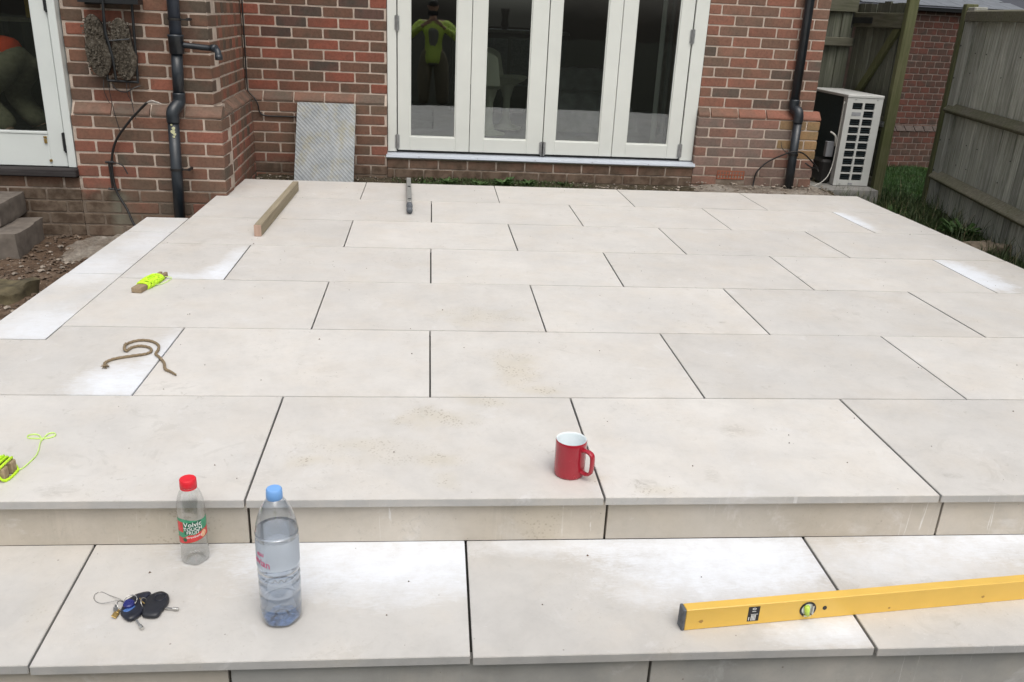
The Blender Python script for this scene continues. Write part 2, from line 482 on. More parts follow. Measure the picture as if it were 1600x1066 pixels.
M['lime_dull'] = simple('fluorescent_line_single', (0.62, 0.86, 0.24), 0.6, var=0.1)
M['rope'] = simple('brown_rope', (0.22, 0.165, 0.10), 0.85, var=0.35, scale=260, bump=0.7, bscale=500)
M['red'] = simple('red_glaze', (0.36, 0.012, 0.028), 0.22, var=0.04, coat=0.4)
M['white_glaze'] = simple('white_glaze', (0.74, 0.80, 0.82), 0.22, var=0.02, coat=0.3)
M['yellow'] = simple('yellow_level_paint', (0.74, 0.47, 0.085), 0.38, var=0.05, scale=9, coat=0.25)
M['grey_cap'] = simple('grey_rubber_cap', (0.10, 0.11, 0.125), 0.6, var=0.4, scale=60)
M['black'] = simple('black_plastic', (0.014, 0.015, 0.020), 0.42, var=0.2)
M['navy'] = simple('navy_plastic', (0.018, 0.022, 0.15), 0.28, var=0.2)
M['navy_fob'] = simple('navy_black_fob', (0.014, 0.016, 0.028), 0.33, var=0.5, scale=40)
M['chrome'] = simple('key_steel', (0.62, 0.61, 0.58), 0.25, 0.95, var=0.1)
M['red_cap'] = simple('red_plastic_cap', (0.72, 0.02, 0.035), 0.38, var=0.05)
M['blue_cap'] = simple('blue_plastic_cap', (0.19, 0.40, 0.78), 0.4, var=0.04)
M['ac_white'] = simple('off_white_enamel', (0.56, 0.57, 0.55), 0.45, var=0.05, scale=8)
M['ac_coil'] = simple('heat_exchanger_fins', (0.035, 0.055, 0.065), 0.5, 0.4, var=0.3, scale=80)
M['ac_dark'] = simple('dark_inside', (0.015, 0.018, 0.02), 0.7)
M['grey_plastic'] = simple('grey_plastic', (0.30, 0.31, 0.33), 0.5)
M['concrete'] = simple('cast_concrete', (0.24, 0.235, 0.22), 0.9, var=0.2, scale=12, bump=0.6, bscale=90)
M['block'] = simple('concrete_block', (0.150, 0.128, 0.108), 0.95, var=0.30, scale=14, bump=1.0, bscale=120)
M['lump'] = simple('mossy_rubble', (0.10, 0.082, 0.045), 0.95, var=0.5, scale=16, bump=1.0, bscale=60)
M['stone'] = simple('buff_stone', (0.22, 0.175, 0.125), 0.9, var=0.35, scale=20, bump=1.0, bscale=60)
M['capping'] = simple('shaded_sloped_brick', (0.075, 0.058, 0.050), 0.95, var=0.3)  # ledge bricks made darker, with the shade on them in the colour
M['bed'] = simple('mortar_bed', (0.050, 0.046, 0.042), 0.95)
M['grout_dark'] = simple('dark_grey_straightedge', (0.30, 0.30, 0.29), 0.45, 0.35, var=0.12)
M['room'] = simple('room_wall_paint', (0.10, 0.085, 0.07), 0.9, var=0.05)
M['room_light'] = simple('room_pale_paint', (0.42, 0.41, 0.38), 0.9, var=0.05)
M['room_floor'] = simple('dust_sheeted_floor', (0.20, 0.19, 0.20), 0.8, var=0.25, scale=6)
M['sheet'] = simple('dust_sheet', (0.30, 0.29, 0.29), 0.8, var=0.2, scale=9, bump=0.6, bscale=14)
M['cream'] = simple('cream_moulded_plastic', (0.74, 0.72, 0.58), 0.45, var=0.04)
M['cabinet'] = simple('dark_cabinet', (0.022, 0.020, 0.020), 0.4)
M['curtain'] = simple('grey_green_curtain', (0.16, 0.19, 0.16), 0.8)

def soil_material(name, a, b, c3, green=False):
    t = NT(name)
    p = t.coord('World')
    c = t.ramp(t.noise(p, 5, 6, 0.7), [(0.3, a), (0.55, b), (0.78, c3)])
    g = t.ramp(t.noise(p, 42, 5, 0.75), [(0.3, 0.62), (0.7, 1.35)])
    c = t.mix(1.0, c, g, 'MULTIPLY')
    if green:
        m = t.ramp(t.noise(p, 2.2, 4, 0.6), [(0.36, (0, 0, 0)), (0.52, (1, 1, 1))])
        c = t.mix(m, c, t.mix(t.noise(p, 60, 3), (0.012, 0.028, 0.006), (0.045, 0.075, 0.02)))
    h = t.math('MULTIPLY_ADD', t.noise(p, 90, 4, 0.8), 0.4, t.noise(p, 18, 5, 0.7))
    t.pbr(c, 0.97, 0, t.bump(h, 0.02, 0.8), 0.1)
    return t.m
M['soil'] = soil_material('trodden_soil', (0.070, 0.045, 0.031), (0.130, 0.090, 0.063), (0.235, 0.185, 0.145))
M['cement_soil'] = soil_material('cement_splashed_ground', (0.13, 0.10, 0.075), (0.26, 0.23, 0.195), (0.42, 0.40, 0.36))
M['soil_r'] = soil_material('grassy_soil', (0.022, 0.018, 0.012), (0.045, 0.038, 0.026), (0.085, 0.07, 0.05), True)
M['trench'] = soil_material('damp_mossy_rubble', (0.030, 0.026, 0.016), (0.075, 0.062, 0.042), (0.17, 0.145, 0.11))
M['lawn'] = soil_material('lawn', (0.014, 0.014, 0.009), (0.022, 0.023, 0.014), (0.038, 0.037, 0.024))
def leaf_material(name, a, b):
    t = NT(name)
    p = t.coord('World')
    c = t.ramp(t.noise(p, 25, 3), [(0.3, a), (0.7, b)])
    bs = t.pbr(c, 0.55, 0, None, 0.3)
    bs.inputs['Subsurface Weight'].default_value = 0.0
    return t.m
M['grass'] = leaf_material('grass_blades', (0.018, 0.036, 0.010), (0.065, 0.090, 0.030))
M['grass_bright'] = leaf_material('lawn_blades', (0.016, 0.045, 0.008), (0.035, 0.085, 0.018))
M['leaf'] = leaf_material('weed_leaves', (0.030, 0.070, 0.018), (0.085, 0.15, 0.045))
M['straw'] = leaf_material('dry_stalks', (0.18, 0.15, 0.08), (0.32, 0.28, 0.17))
M['pebble'] = simple('pebbles', (0.26, 0.22, 0.18), 0.9, var=0.6, scale=18)
M['pebble_d'] = simple('soil_crumbs', (0.11, 0.078, 0.055), 0.95, var=0.6, scale=18)
M['slate'] = simple('grey_slate', (0.13, 0.14, 0.155), 0.6, var=0.25, scale=8)

# ------------------------------------------------------------------ helpers
class MB:
    """collects vertices and faces, links them as ONE mesh object"""
    def __init__(s):
        s.v = []; s.f = []; s.c = []; s.col = None; s.mi = []; s.cur = 0
    def add(s, vs, fs, mtx=None):
        o = len(s.v)
        for v in vs:
            s.v.append(tuple(mtx @ Vector(v)) if mtx is not None else tuple(v))
        for f in fs:
            s.f.append(tuple(i + o for i in f))
            s.c.append(s.col)
            s.mi.append(s.cur)
        return s
    def box(s, x0, x1, y0, y1, z0, z1, mtx=None):
        v = [(x0, y0, z0), (x1, y0, z0), (x1, y1, z0), (x0, y1, z0), (x0, y0, z1), (x1, y0, z1), (x1, y1, z1), (x0, y1, z1)]
        f = [(0, 3, 2, 1), (4, 5, 6, 7), (0, 1, 5, 4), (1, 2, 6, 5), (2, 3, 7, 6), (3, 0, 4, 7)]
        return s.add(v, f, mtx)
    def prism(s, poly, z0, z1, mtx=None):
        n = len(poly)
        v = [(x, y, z0) for x, y in poly] + [(x, y, z1) for x, y in poly]
        f = [tuple(reversed(range(n))), tuple(range(n, 2 * n))] + [(i, (i + 1) % n, n + (i + 1) % n, n + i) for i in range(n)]
        return s.add(v, f, mtx)
    def lathe(s, prof, seg=32, mtx=None, closed=False, mod=None):
        v = []; f = []
        for (r, z) in prof:
            for k in range(seg):
                a = 2 * PI * k / seg
                rr = r * (mod(a, z) if mod else 1)
                v.append((rr * math.cos(a), rr * math.sin(a), z))
        for i in range(len(prof) - 1):
            for k in range(seg):
                k2 = (k + 1) % seg
                f.append((i * seg + k, i * seg + k2, (i + 1) * seg + k2, (i + 1) * seg + k))
        if closed:
            f.append(tuple(reversed(range(seg))))
            f.append(tuple(range((len(prof) - 1) * seg, len(prof) * seg)))
        return s.add(v, f, mtx)
    def tube(s, pts, r, seg=8, caps=True, mtx=None):
        pts = [Vector(p) for p in pts]
        n = len(pts)
        rr = r if isinstance(r, (list, tuple)) else [r] * n
        v = []; f = []
        up = Vector((0, 0, 1))
        prev = None
        for i, p in enumerate(pts):
            d = (pts[min(i + 1, n - 1)] - pts[max(i - 1, 0)])
            if d.length < 1e-9:
                d = Vector((0, 0, 1))
            d.normalize()
            if prev is None:
                a = d.cross(up)
                if a.length < 0.05:
                    a = d.cross(Vector((1, 0, 0)))
            else:
                a = prev - d * prev.dot(d)
                if a.length < 1e-6:
                    a = d.cross(up)
            a.normalize(); prev = a
            b = d.cross(a)
            for k in range(seg):
                t = 2 * PI * k / seg
                v.append(tuple(p + (a * math.cos(t) + b * math.sin(t)) * rr[i]))
        for i in range(n - 1):
            for k in range(seg):
                k2 = (k + 1) % seg
                f.append((i * seg + k, (i + 1) * seg + k, (i + 1) * seg + k2, i * seg + k2))
        if caps:
            f.append(tuple(range(seg)))
            f.append(tuple(reversed(range((n - 1) * seg, n * seg))))
        return s.add(v, f, mtx)
    def mesh(s, name, mats, smooth=False, bevel=0.0, bseg=1):
        me = bpy.data.meshes.new(name)
        me.from_pydata(s.v, [], s.f)
        if not isinstance(mats, (list, tuple)):
            mats = [mats]
        for m in mats:
            me.materials.append(m)
        if any(s.mi):
            me.polygons.foreach_set('material_index', s.mi)
        if any(c is not None for c in s.c):
            ca = me.color_attributes.new('Col', 'FLOAT_COLOR', 'CORNER')
            buf = []
            for poly, c in zip(me.polygons, s.c):
                c = c or (0.1, 0.1, 0.1)
                for _ in poly.loop_indices:
                    buf.extend((c[0], c[1], c[2], 1))
            ca.data.foreach_set('color', buf)
        if bevel:
            bm = bmesh.new(); bm.from_mesh(me)
            bmesh.ops.bevel(bm, geom=[e for e in bm.edges if len(e.link_faces) == 2 and e.calc_face_angle(0) > 0.6], offset=bevel, segments=bseg, affect='EDGES', clamp_overlap=True)
            bm.to_mesh(me); bm.free()
        if smooth:
            me.polygons.foreach_set('use_smooth', [True] * len(me.polygons))
        me.update()
        return me
    def build(s, name, mats, parent=None, loc=(0, 0, 0), rot=(0, 0, 0), smooth=False, bevel=0.0, bseg=1, auto=None):
        me = s.mesh(name, mats, smooth or auto is not None, bevel, bseg)
        if auto is not None:
            me.set_sharp_from_angle(angle=R(auto))
        return obj(name, me, parent, loc, rot)

def obj(name, me, parent=None, loc=(0, 0, 0), rot=(0, 0, 0)):
    o = bpy.data.objects.new(name, me)
    COL.objects.link(o)
    o.location = loc; o.rotation_euler = rot
    if parent is not None:
        o.parent = parent
    return o
def tag(o, label=None, cat=None, group=None, kind=None):
    if label: o['label'] = label
    if cat: o['category'] = cat
    if group: o['group'] = group
    if kind: o['kind'] = kind
    return o
def thing(name, loc, label, cat, group=None, rot=(0, 0, 0)):
    return tag(obj(name, None, None, loc, rot), label, cat, group)
def crom(pts, n=6, closed=False):
    P = [Vector(p) for p in pts]
    out = []
    m = len(P)
    for i in range(m - 1):
        p0, p1, p2, p3 = P[max(i - 1, 0)], P[i], P[i + 1], P[min(i + 2, m - 1)]
        for k in range(n):
            t = k / n
            out.append(0.5 * ((2 * p1) + (-p0 + p2) * t + (2 * p0 - 5 * p1 + 4 * p2 - p3) * t * t + (-p0 + 3 * p1 - 3 * p2 + p3) * t ** 3))
    out.append(P[-1])
    return out
def ring_pts(c, r, n=18, tilt=None, sx=1.0):
    m = tilt or Matrix.Identity(3)
    return [Vector(c) + m @ Vector((math.cos(2 * PI * k / n) * r * sx, math.sin(2 * PI * k / n) * r, 0)) for k in range(n + 1)]
def text_geo(body, size, extrude=0.0003):
    cu = bpy.data.curves.new('lettering', 'FONT')
    cu.body = body; cu.size = size; cu.extrude = extrude; cu.resolution_u = 2
    cu.align_x = 'CENTER'; cu.align_y = 'CENTER'
    o = bpy.data.objects.new('lettering', cu); COL.objects.link(o)
    bpy.context.view_layer.update()
    me = bpy.data.meshes.new_from_object(o.evaluated_get(bpy.context.evaluated_depsgraph_get()))
    vs = [tuple(v.co) for v in me.vertices]; fs = [tuple(p.vertices) for p in me.polygons]
    bpy.data.objects.remove(o); bpy.data.meshes.remove(me)
    return vs, fs

# ------------------------------------------------------------------ ground
def field(name, x0, x1, y0, y1, nx, ny, fz, mat, kind='structure', smooth=True):
    b = MB(); vs = []; fs = []
    for j in range(ny + 1):
        for i in range(nx + 1):
            x = x0 + (x1 - x0) * i / nx; y = y0 + (y1 - y0) * j / ny
            vs.append((x, y, fz(x, y)))
    for j in range(ny):
        for i in range(nx):
            a = j * (nx + 1) + i
            fs.append((a, a + 1, a + nx + 2, a + nx + 1))
    b.add(vs, fs)
    o = b.build(name, mat, smooth=smooth)
    o['kind'] = kind
    return o
def nz(x, y, s, seed=0.0):
    return mnoise.noise(Vector((x * s + seed, y * s - seed, seed * 0.37)))
def soil_z(x, y):
    return -0.285 + 0.030 * nz(x, y, 2.2, 3) + 0.022 * nz(x, y, 7, 1) + 0.012 * nz(x, y, 19, 2)
def right_z(x, y):
    return -0.235 + 0.025 * nz(x, y, 1.7, 5) + 0.02 * nz(x, y, 6, 4) + 0.010 * nz(x, y, 15, 8)
g = MB(); g.add([(-60, -60, -0.36), (60, -60, -0.36), (60, 60, -0.36), (-60, 60, -0.36)], [(0, 1, 2, 3)])
tag(g.build('ground', M['lawn']), kind='structure')
field('lawn', -7, 7, -9, -0.5, 70, 45, lambda x, y: -0.30 + 0.02 * nz(x, y, 1.3, 9), M['lawn'])
field('bare_soil', -4.6, -1.56, -0.495, 3.85, 130, 180, soil_z, M['soil'])
field('rough_verge', 3.11, 5.6, -0.495, 7.6, 90, 220, right_z, M['soil_r'])
# cement spilt at the foot of the wall, left
field('cement_spill', -2.25, -1.57, 2.90, 3.72, 60, 70,
      lambda x, y: -0.272 + 0.018 * nz(x, y, 8, 2) + 0.012 * nz(x, y, 24, 3) - 0.09 * max(0, ((x + 1.85) / 0.42) ** 2 + ((y - 3.4) / 0.42) ** 2 - 0.45), M['cement_soil'])

# ------------------------------------------------------------------ patio and steps
patio = tag(obj('patio', None, None, (0, 0, 0)), kind='structure')
b = MB(); b.box(-1.34, 3.14, 0.045, 4.205, -0.34, -0.024); b.box(-1.565, -1.34, 0.045, 1.2, -0.34, -0.024)
b.box(-1.575, 3.30, -0.365, 0.045, -0.34, -0.165)
b.build('mortar_bed', M['bed'], patio)
YL = [-0.004, 0.608, 1.214, 1.826, 2.427, 3.022, 3.618, 4.205]
XJ = [[(-1.36, -1.36), (-0.453, -0.448), (0.453, 0.451), (1.359, 1.360), (2.268, 2.268)],
      [(-0.911, -0.909), (0.0, 0.003), (0.902, 0.900), (1.812, 1.809), (2.715, 2.715)],
      [(-0.450, -0.447), (0.451, 0.450), (1.357, 1.352), (2.261, 2.266)],
      [(-0.908, -0.907), (-0.001, 0.001), (0.902, 0.887), (1.808, 1.801), (2.732, 2.718)],
      [(-0.449, -0.444), (0.448, 0.451), (1.349, 1.354), (2.256, 2.263)],
      [(-0.905, -0.905), (-0.001, 0.001), (0.898, 0.896), (1.796, 1.798), (2.700, 2.709)],
      [(-0.457, -0.456), (0.444, 0.442), (1.337, 1.341), (2.251, 2.251)]]
LEFT = [-1.585, -1.585, -1.3545, -1.3545, -1.3545, -1.3545, -1.297]
JG = 0.0028
def slab(x0b, x1b, x0f, x1f, y0, y1, z, th, mat, name='paving_slab', parent=patio, g=JG):
    cx, cy = (x0f + x1f) / 2, (y0 + y1) / 2
    g = g * random.uniform(0.8, 1.25)
    poly = [(x0f + g - cx, y0 + g * 0.8 - cy), (x1f - g - cx, y0 + g * 0.8 - cy), (x1b - g - cx, y1 - g * 0.8 - cy), (x0b + g - cx, y1 - g * 0.8 - cy)]
    m = MB(); m.prism(poly, -th, 0); m.mi = [0, 0] + [1] * len(poly)
    o = m.build(name, [mat, M['slab_edge']], parent, (cx, cy, z), (random.uniform(-1, 1) * 0.0006, random.uniform(-1, 1) * 0.0006, 0), bevel=0.0012, bseg=2)
    return o
for r, joints in enumerate(XJ):
    xs = [(LEFT[r], LEFT[r])] + joints + [(3.165, 3.160)]
    for i in range(len(xs) - 1):
        (b0, f0), (b1, f1) = xs[i], xs[i + 1]
        mat = M['slab']
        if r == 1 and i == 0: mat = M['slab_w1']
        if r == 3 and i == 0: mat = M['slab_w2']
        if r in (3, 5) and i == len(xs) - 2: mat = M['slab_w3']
        if r == 1 and i == 0:      # notched round the loose cut slabs
            m = MB(); m.prism([(-1.582, YL[1] + JG), (-0.912, YL[1] + JG), (-0.914, YL[2] - JG), (-1.349, YL[2] - JG), (-1.349, 1.072), (-1.582, 1.072)], -0.022, 0)
            m.build('paving_slab', mat, patio, bevel=0.0012, bseg=2)
            continue
        slab(b0, b1, f0, f1, YL[r], YL[r + 1], random.uniform(-0.0006, 0.0006), 0.022, mat)
# pale cut slabs laid loose down the left edge
for (y0, y1, x0, x1) in ((1.075, 1.875, -1.588, -1.352), (1.879, 2.640, -1.586, -1.353), (2.644, 2.975, -1.583, -1.353)):
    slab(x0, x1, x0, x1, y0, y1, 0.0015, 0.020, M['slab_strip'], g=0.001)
bs = MB(); bs.box(-1.575, -1.36, 1.23, 2.96, -0.34, -0.018); bs.build('mortar_bed', M['bed'], patio)
# treads and risers
TX = [(-1.72, -1.72), (-0.826, -0.806), (0.099, 0.097), (1.011, 1.001), (1.925, 1.915), (2.83, 2.83)]
for i in range(len(TX) - 1):
    (b0, f0), (b1, f1) = TX[i], TX[i + 1]
    dy = -0.004 * i
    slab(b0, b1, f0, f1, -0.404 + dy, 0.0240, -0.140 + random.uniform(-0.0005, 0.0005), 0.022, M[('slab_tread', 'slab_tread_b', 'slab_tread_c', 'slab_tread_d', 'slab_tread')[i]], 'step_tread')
def riser(x0, x1, y, z0, z1, mat='riser'):
    m = MB(); m.box(-(x1 - x0) / 2 + 0.003, (x1 - x0) / 2 - 0.003, 0, 0.02, z0, z1)
    m.build('step_riser', M[mat], patio, ((x0 + x1) / 2, y, 0), bevel=0.001)
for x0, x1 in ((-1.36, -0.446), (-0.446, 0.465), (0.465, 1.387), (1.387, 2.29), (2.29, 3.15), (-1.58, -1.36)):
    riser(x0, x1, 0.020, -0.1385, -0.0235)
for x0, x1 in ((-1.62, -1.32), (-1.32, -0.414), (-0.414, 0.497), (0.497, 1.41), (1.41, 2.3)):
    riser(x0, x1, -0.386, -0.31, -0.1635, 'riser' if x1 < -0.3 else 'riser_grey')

# ------------------------------------------------------------------ the house
house = thing('brick_house', (0, 0, 0), 'red and brown brick rear of a house with folding garden doors, behind the pale patio', 'house')
BR_H = 0.0645; CO = 0.075; PZ = 0.470        # brick height, course height, top of plinth
def pick_col(zone):
    r = random.random()
    if zone == 'front':
        pal = [((0.210, 0.085, 0.060), .24), ((0.160, 0.088, 0.062), .32), ((0.118, 0.080, 0.059), .30), ((0.080, 0.065, 0.052), .14)]
    elif zone == 'back':
        pal = [((0.205, 0.072, 0.052), .27), ((0.145, 0.072, 0.053), .30), ((0.100, 0.066, 0.050), .27), ((0.055, 0.046, 0.043), .16)]
    elif zone == 'right':
        pal = [((0.220, 0.105, 0.078), .26), ((0.180, 0.108, 0.082), .38), ((0.140, 0.098, 0.078), .26), ((0.095, 0.080, 0.070), .10)]
    elif zone == 'rplinth':
        pal = [((0.215, 0.125, 0.102), .25), ((0.200, 0.150, 0.135), .40), ((0.165, 0.132, 0.120), .35)]
    elif zone == 'plinth':
        pal = [((0.21, 0.088, 0.066), .30), ((0.165, 0.092, 0.068), .30), ((0.128, 0.088, 0.066), .30), ((0.090, 0.074, 0.060), .10)]
    elif zone == 'bevel':
        pal = [((0.150, 0.108, 0.086), .5), ((0.170, 0.110, 0.086), .35), ((0.12, 0.096, 0.080), .15)]
    elif zone == 'buff':
        pal = [((0.27, 0.19, 0.10), .5), ((0.22, 0.16, 0.09), .5)]
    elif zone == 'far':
        pal = [((0.060, 0.026, 0.023), .5), ((0.048, 0.026, 0.023), .3), ((0.038, 0.027, 0.025), .2)]  # shade on the outhouse wall is painted into these brick colours
    else:
        pal = [((0.15, 0.10, 0.075), .5), ((0.12, 0.085, 0.065), .5)]
    s = 0
    for c, w in pal:
        s += w
        if r <= s:
            break
    k = random.uniform(0.98, 1.28)
    return (c[0] * k * 1.04, c[1] * k, c[2] * k * 0.95)
def brick_geo(w, h, d, rnd, kind='flat'):
    j = lambda a=0.0012: rnd.uniform(-a, a)
    if kind == 'bevel':
        poly = [(0.0, 0.0), (-0.001, 0.010), (0.004, 0.020), (0.045, h - 0.003), (0.056, h), (d, h), (d, 0.0)]
        vs = [(-w / 2 + j(), y, z) for y, z in poly] + [(w / 2 + j(), y, z) for y, z in poly]
        n = len(poly)
        fs = [tuple(range(n)), tuple(reversed(range(n, 2 * n)))] + [(i, n + i, n + (i + 1) % n, (i + 1) % n) for i in range(n)]
        return vs, fs
    c = 0.005
    back = [(-w / 2, d, 0), (w / 2, d, 0), (w / 2, d, h), (-w / 2, d, h)]
    def ringv(ins, y):
        return [(-w / 2 + c + ins + j(), y, ins + j()), (w / 2 - c - ins + j(), y, ins + j()),
                (w / 2 - ins + j(), y, c + ins), (w / 2 - ins + j(), y, h - c - ins),
                (w / 2 - c - ins + j(), y, h - ins + j()), (-w / 2 + c + ins + j(), y, h - ins + j()),
                (-w / 2 + ins + j(), y, h - c - ins), (-w / 2 + ins + j(), y, c + ins)]
    o = ringv(0, 0.004); i = ringv(0.0030, j(0.0008))
    vs = back + o + i
    fs = [tuple(range(12, 20))]
    for k in range(8):
        fs.append((4 + k, 4 + (k + 1) % 8, 12 + (k + 1) % 8, 12 + k))
    fs += [(0, 1, 5, 4), (1, 2, 7, 6), (2, 3, 9, 8), (3, 0, 11, 10), (1, 6, 5), (2, 8, 7), (3, 10, 9), (0, 4, 11)]
    return vs, fs
BRICK_CACHE = {}
def brick_me(w, h, d, kind, var):
    key = (round(w, 3), round(h, 3), round(d, 3), kind, var)
    if key not in BRICK_CACHE:
        rnd = random.Random(str(key))
        m = MB(); m.add(*brick_geo(w, h, d, rnd, kind))
        BRICK_CACHE[key] = m.mesh('brick', M['brick'])
    return BRICK_CACHE[key]
PENDING = []     # (size on screen, wall, local matrix data)
def queue(wall, x, y, z, w, h, d, kind, zone, wm, force=False):
    p = px(wm @ Vector((x, y, z + h / 2)))
    s = 0
    if p and -10 < p[0] < 1610 and -6 < p[1] < 1072:
        s = 1 / p[2]
    PENDING.append((s, wall, x, y, z, w, h, d, kind, pick_col(zone), wm))
def flush_walls(limit, mat_stuff):
    PENDING.sort(key=lambda q: -q[0])
    rest = {}
    for n, (s, wall, x, y, z, w, h, d, kind, col, wm) in enumerate(PENDING):
        if n < limit and s > 0:
            o = obj('brick', brick_me(w, h, d, kind, random.randrange(4)), wall, (x, y + random.uniform(-0.0008, 0.0010), z), (0, random.uniform(-1, 1) * 0.005, random.uniform(-1, 1) * 0.004))
            o.color = (*col, 1)
        else:
            mb = rest.setdefault(wall.name, (wall, MB()))[1]
            mb.col = col
            vs, fs = brick_geo(w, h, d, random, kind)
            mb.add([(a + x, c + y, e + z) for a, c, e in vs], fs)
    for wall, mb in rest.values():
        tag(mb.build('brickwork', mat_stuff, wall), kind='stuff')
    PENDING.clear()

def wall_segment(P0, P1, z0, z1, th, zone, plinth=None, end_quoin=None, start_quoin=None, phase=0.0, plinth_zone='plinth', ztop_plinth=PZ, pdep=0.05, name='wall', hole=None, bricks=True, buff_end=False, core_from=None):
    """brick skin + mortar core. local x runs along the wall, local -y is the outside"""
    P0 = Vector((P0[0], P0[1], 0)); P1 = Vector((P1[0], P1[1], 0))
    d = P1 - P0; L = d.length; ang = math.atan2(d.y, d.x)
    wm = Matrix.Translation(P0) @ Matrix.Rotation(ang, 4, 'Z')
    core = MB()
    rec = 0.0042
    pt = ztop_plinth
    if plinth:
        core.box(0.002, L - 0.002, rec, th, pt + 0.03, z1)
        core.box(0.002, L - 0.002 + (pdep if end_quoin else 0) - (0.004 if end_quoin else 0), -pdep + rec, th - 0.001, z0, pt - 0.004)
        x1e = L - 0.002 + (pdep * 0.4 if end_quoin else 0)
        core.add([(0.002, -pdep + rec + 0.004, pt - 0.005), (0.002, rec + 0.001, pt + 0.069), (0.002, th - 0.01, pt + 0.069), (0.002, th - 0.01, pt - 0.005),
                  (x1e, -pdep + rec + 0.004, pt - 0.005), (x1e, rec + 0.001, pt + 0.069), (x1e, th - 0.01, pt + 0.069), (x1e, th - 0.01, pt - 0.005)],
                 [(0, 1, 2, 3), (7, 6, 5, 4), (0, 4, 5, 1), (1, 5, 6, 2), (2, 6, 7, 3), (3, 7, 4, 0)])
    else:
        core.box(0.002, L - 0.002, rec, th, z0, z1)
    wall = core.build(name, M['mortar'], house if core_from is None else core_from, tuple(P0), (0, 0, ang))
    if not bricks:
        return wall
    k0 = math.floor((z0 - pt) / CO); k1 = math.ceil((z1 - pt) / CO)
    for k in range(k0, k1):
        z = pt + k * CO + 0.005
        if z < z0 - 0.03 or z + BR_H > z1 + 0.03:
            continue
        isb = plinth and k == 0
        low = plinth and k < 0
        y = -pdep if (low or isb) else 0.0
        zn = plinth_zone if low else ('bevel' if isb else zone)
        if isb and zone == 'right':
            zn = 'right'
        par = k % 2
        Lr = L + (pdep if (end_quoin and (low or isb)) else 0)
        x = phase + (0.1125 if par else 0.0)
        xs = []
        lo = 0.0
        if start_quoin is not None:
            w = start_quoin[par]
            xs.append((0.0, w)); lo = w + 0.010; x = lo
        else:
            while x > lo:
                x -= 0.225
        hi = Lr
        endb = None
        if end_quoin:
            w = 0.215 if par == 0 else 0.1025
            endb = (Lr - w, Lr); hi = Lr - w - 0.010
        while x < hi - 0.012:
            a = max(x, lo); e = min(x + 0.2135, hi)
            if e - a > 0.022:
                xs.append((a, e))
            x += 0.225
        if endb:
            xs.append(endb)
        for (a, e) in xs:
            cx = (a + e) / 2
            if hole and hole[0] < cx < hole[1] and hole[2] < z + 0.03 < hole[3]:
                continue
            z_n = zn
            if buff_end and low and cx > L - 0.20 and z > 0.12:
                z_n = 'buff'
            dep = 0.10
            if endb and (a, e) == endb:
                dep = 0.10 if par == 0 else 0.2125
            queue(wall, cx, y, z, e - a, BR_H, dep, 'bevel' if isb else 'flat', z_n, wm)
    return wall

# pier: front face and returning side face
PXR = -1.335
wall_segment((-2.17, 3.66), (PXR, 3.66), -0.36, 2.7, 0.10 if False else 0.215, 'front', True, end_quoin=True, phase=0.02)
SIDE0 = (PXR + 0.0, 3.66); SIDE1 = (-1.385, 4.85)
sang = math.atan2(SIDE1[1] - SIDE0[1], SIDE1[0] - SIDE0[0])
def side_wall():
    P0 = Vector((SIDE0[0], SIDE0[1], 0)); d = Vector((SIDE1[0] - SIDE0[0], SIDE1[1] - SIDE0[1], 0)); L = d.length
    wm = Matrix.Translation(P0) @ Matrix.Rotation(sang, 4, 'Z')
    core = MB(); rec = 0.0042; pd = 0.05
    core.box(0.10, L, rec, 0.21, PZ + 0.03, 2.7)
    core.box(0.06, L - 0.055, -pd + rec, 0.20, -0.36, PZ - 0.004)
    core.add([(0.0, -pd + rec + 0.004, PZ - 0.005), (0.0, rec + 0.001, PZ + 0.069), (0.0, 0.19, PZ + 0.069), (0.0, 0.19, PZ - 0.005),
              (L, -pd + rec + 0.004, PZ - 0.005), (L, rec + 0.001, PZ + 0.069), (L, 0.19, PZ + 0.069), (L, 0.19, PZ - 0.005)],
             [(0, 1, 2, 3), (7, 6, 5, 4), (0, 4, 5, 1), (1, 5, 6, 2), (2, 6, 7, 3), (3, 7, 4, 0)])
    wall = core.build('wall', M['mortar'], house, tuple(P0), (0, 0, sang))
    for k in range(-10, 28):
        z = PZ + k * CO + 0.005
        par = k % 2
        low = k < 0; isb = k == 0
        y = -pd if (low or isb) else 0.0
        off = -pd if (low or isb) else 0.0
        x = off + (0.1125 if par == 0 else 0.225)
        if isb:
            x = 0.02
        end = L - (0.05 if (low or isb) else 0.0)
        while x < end - 0.02:
            e = min(x + 0.1025, end)
            if isb:
                e = min(x + 0.1025, end)
            queue(wall, (x + e) / 2, y, z, e - x, BR_H, 0.10, 'bevel' if isb else 'flat', 'bevel' if isb else ('plinth' if low else 'front'), wm)
            x = e + 0.010
side_wall()
YB = 4.85
wall_segment((-1.385, YB), (-0.343, YB), -0.36, 2.7, 0.25, 'back', True, phase=-0.09)
wall_segment((2.068, YB), (3.005, YB), -0.36, 2.7, 0.25, 'right', True, end_quoin=True, phase=0.10, plinth_zone='rplinth',
             hole=(0.21, 0.42, -0.05, 0.04), buff_end=True)
# courses under the folding doors
wall_segment((-0.343, YB - 0.045), (2.068, YB - 0.045), -0.36, 0.075, 0.22, 'under', False, phase=0.06, ztop_plinth=0.075)
wall_segment((-4.2, 3.61), (-2.17, 3.61), -0.36, 0.085, 0.26, 'under', False, phase=0.03, ztop_plinth=0.095)
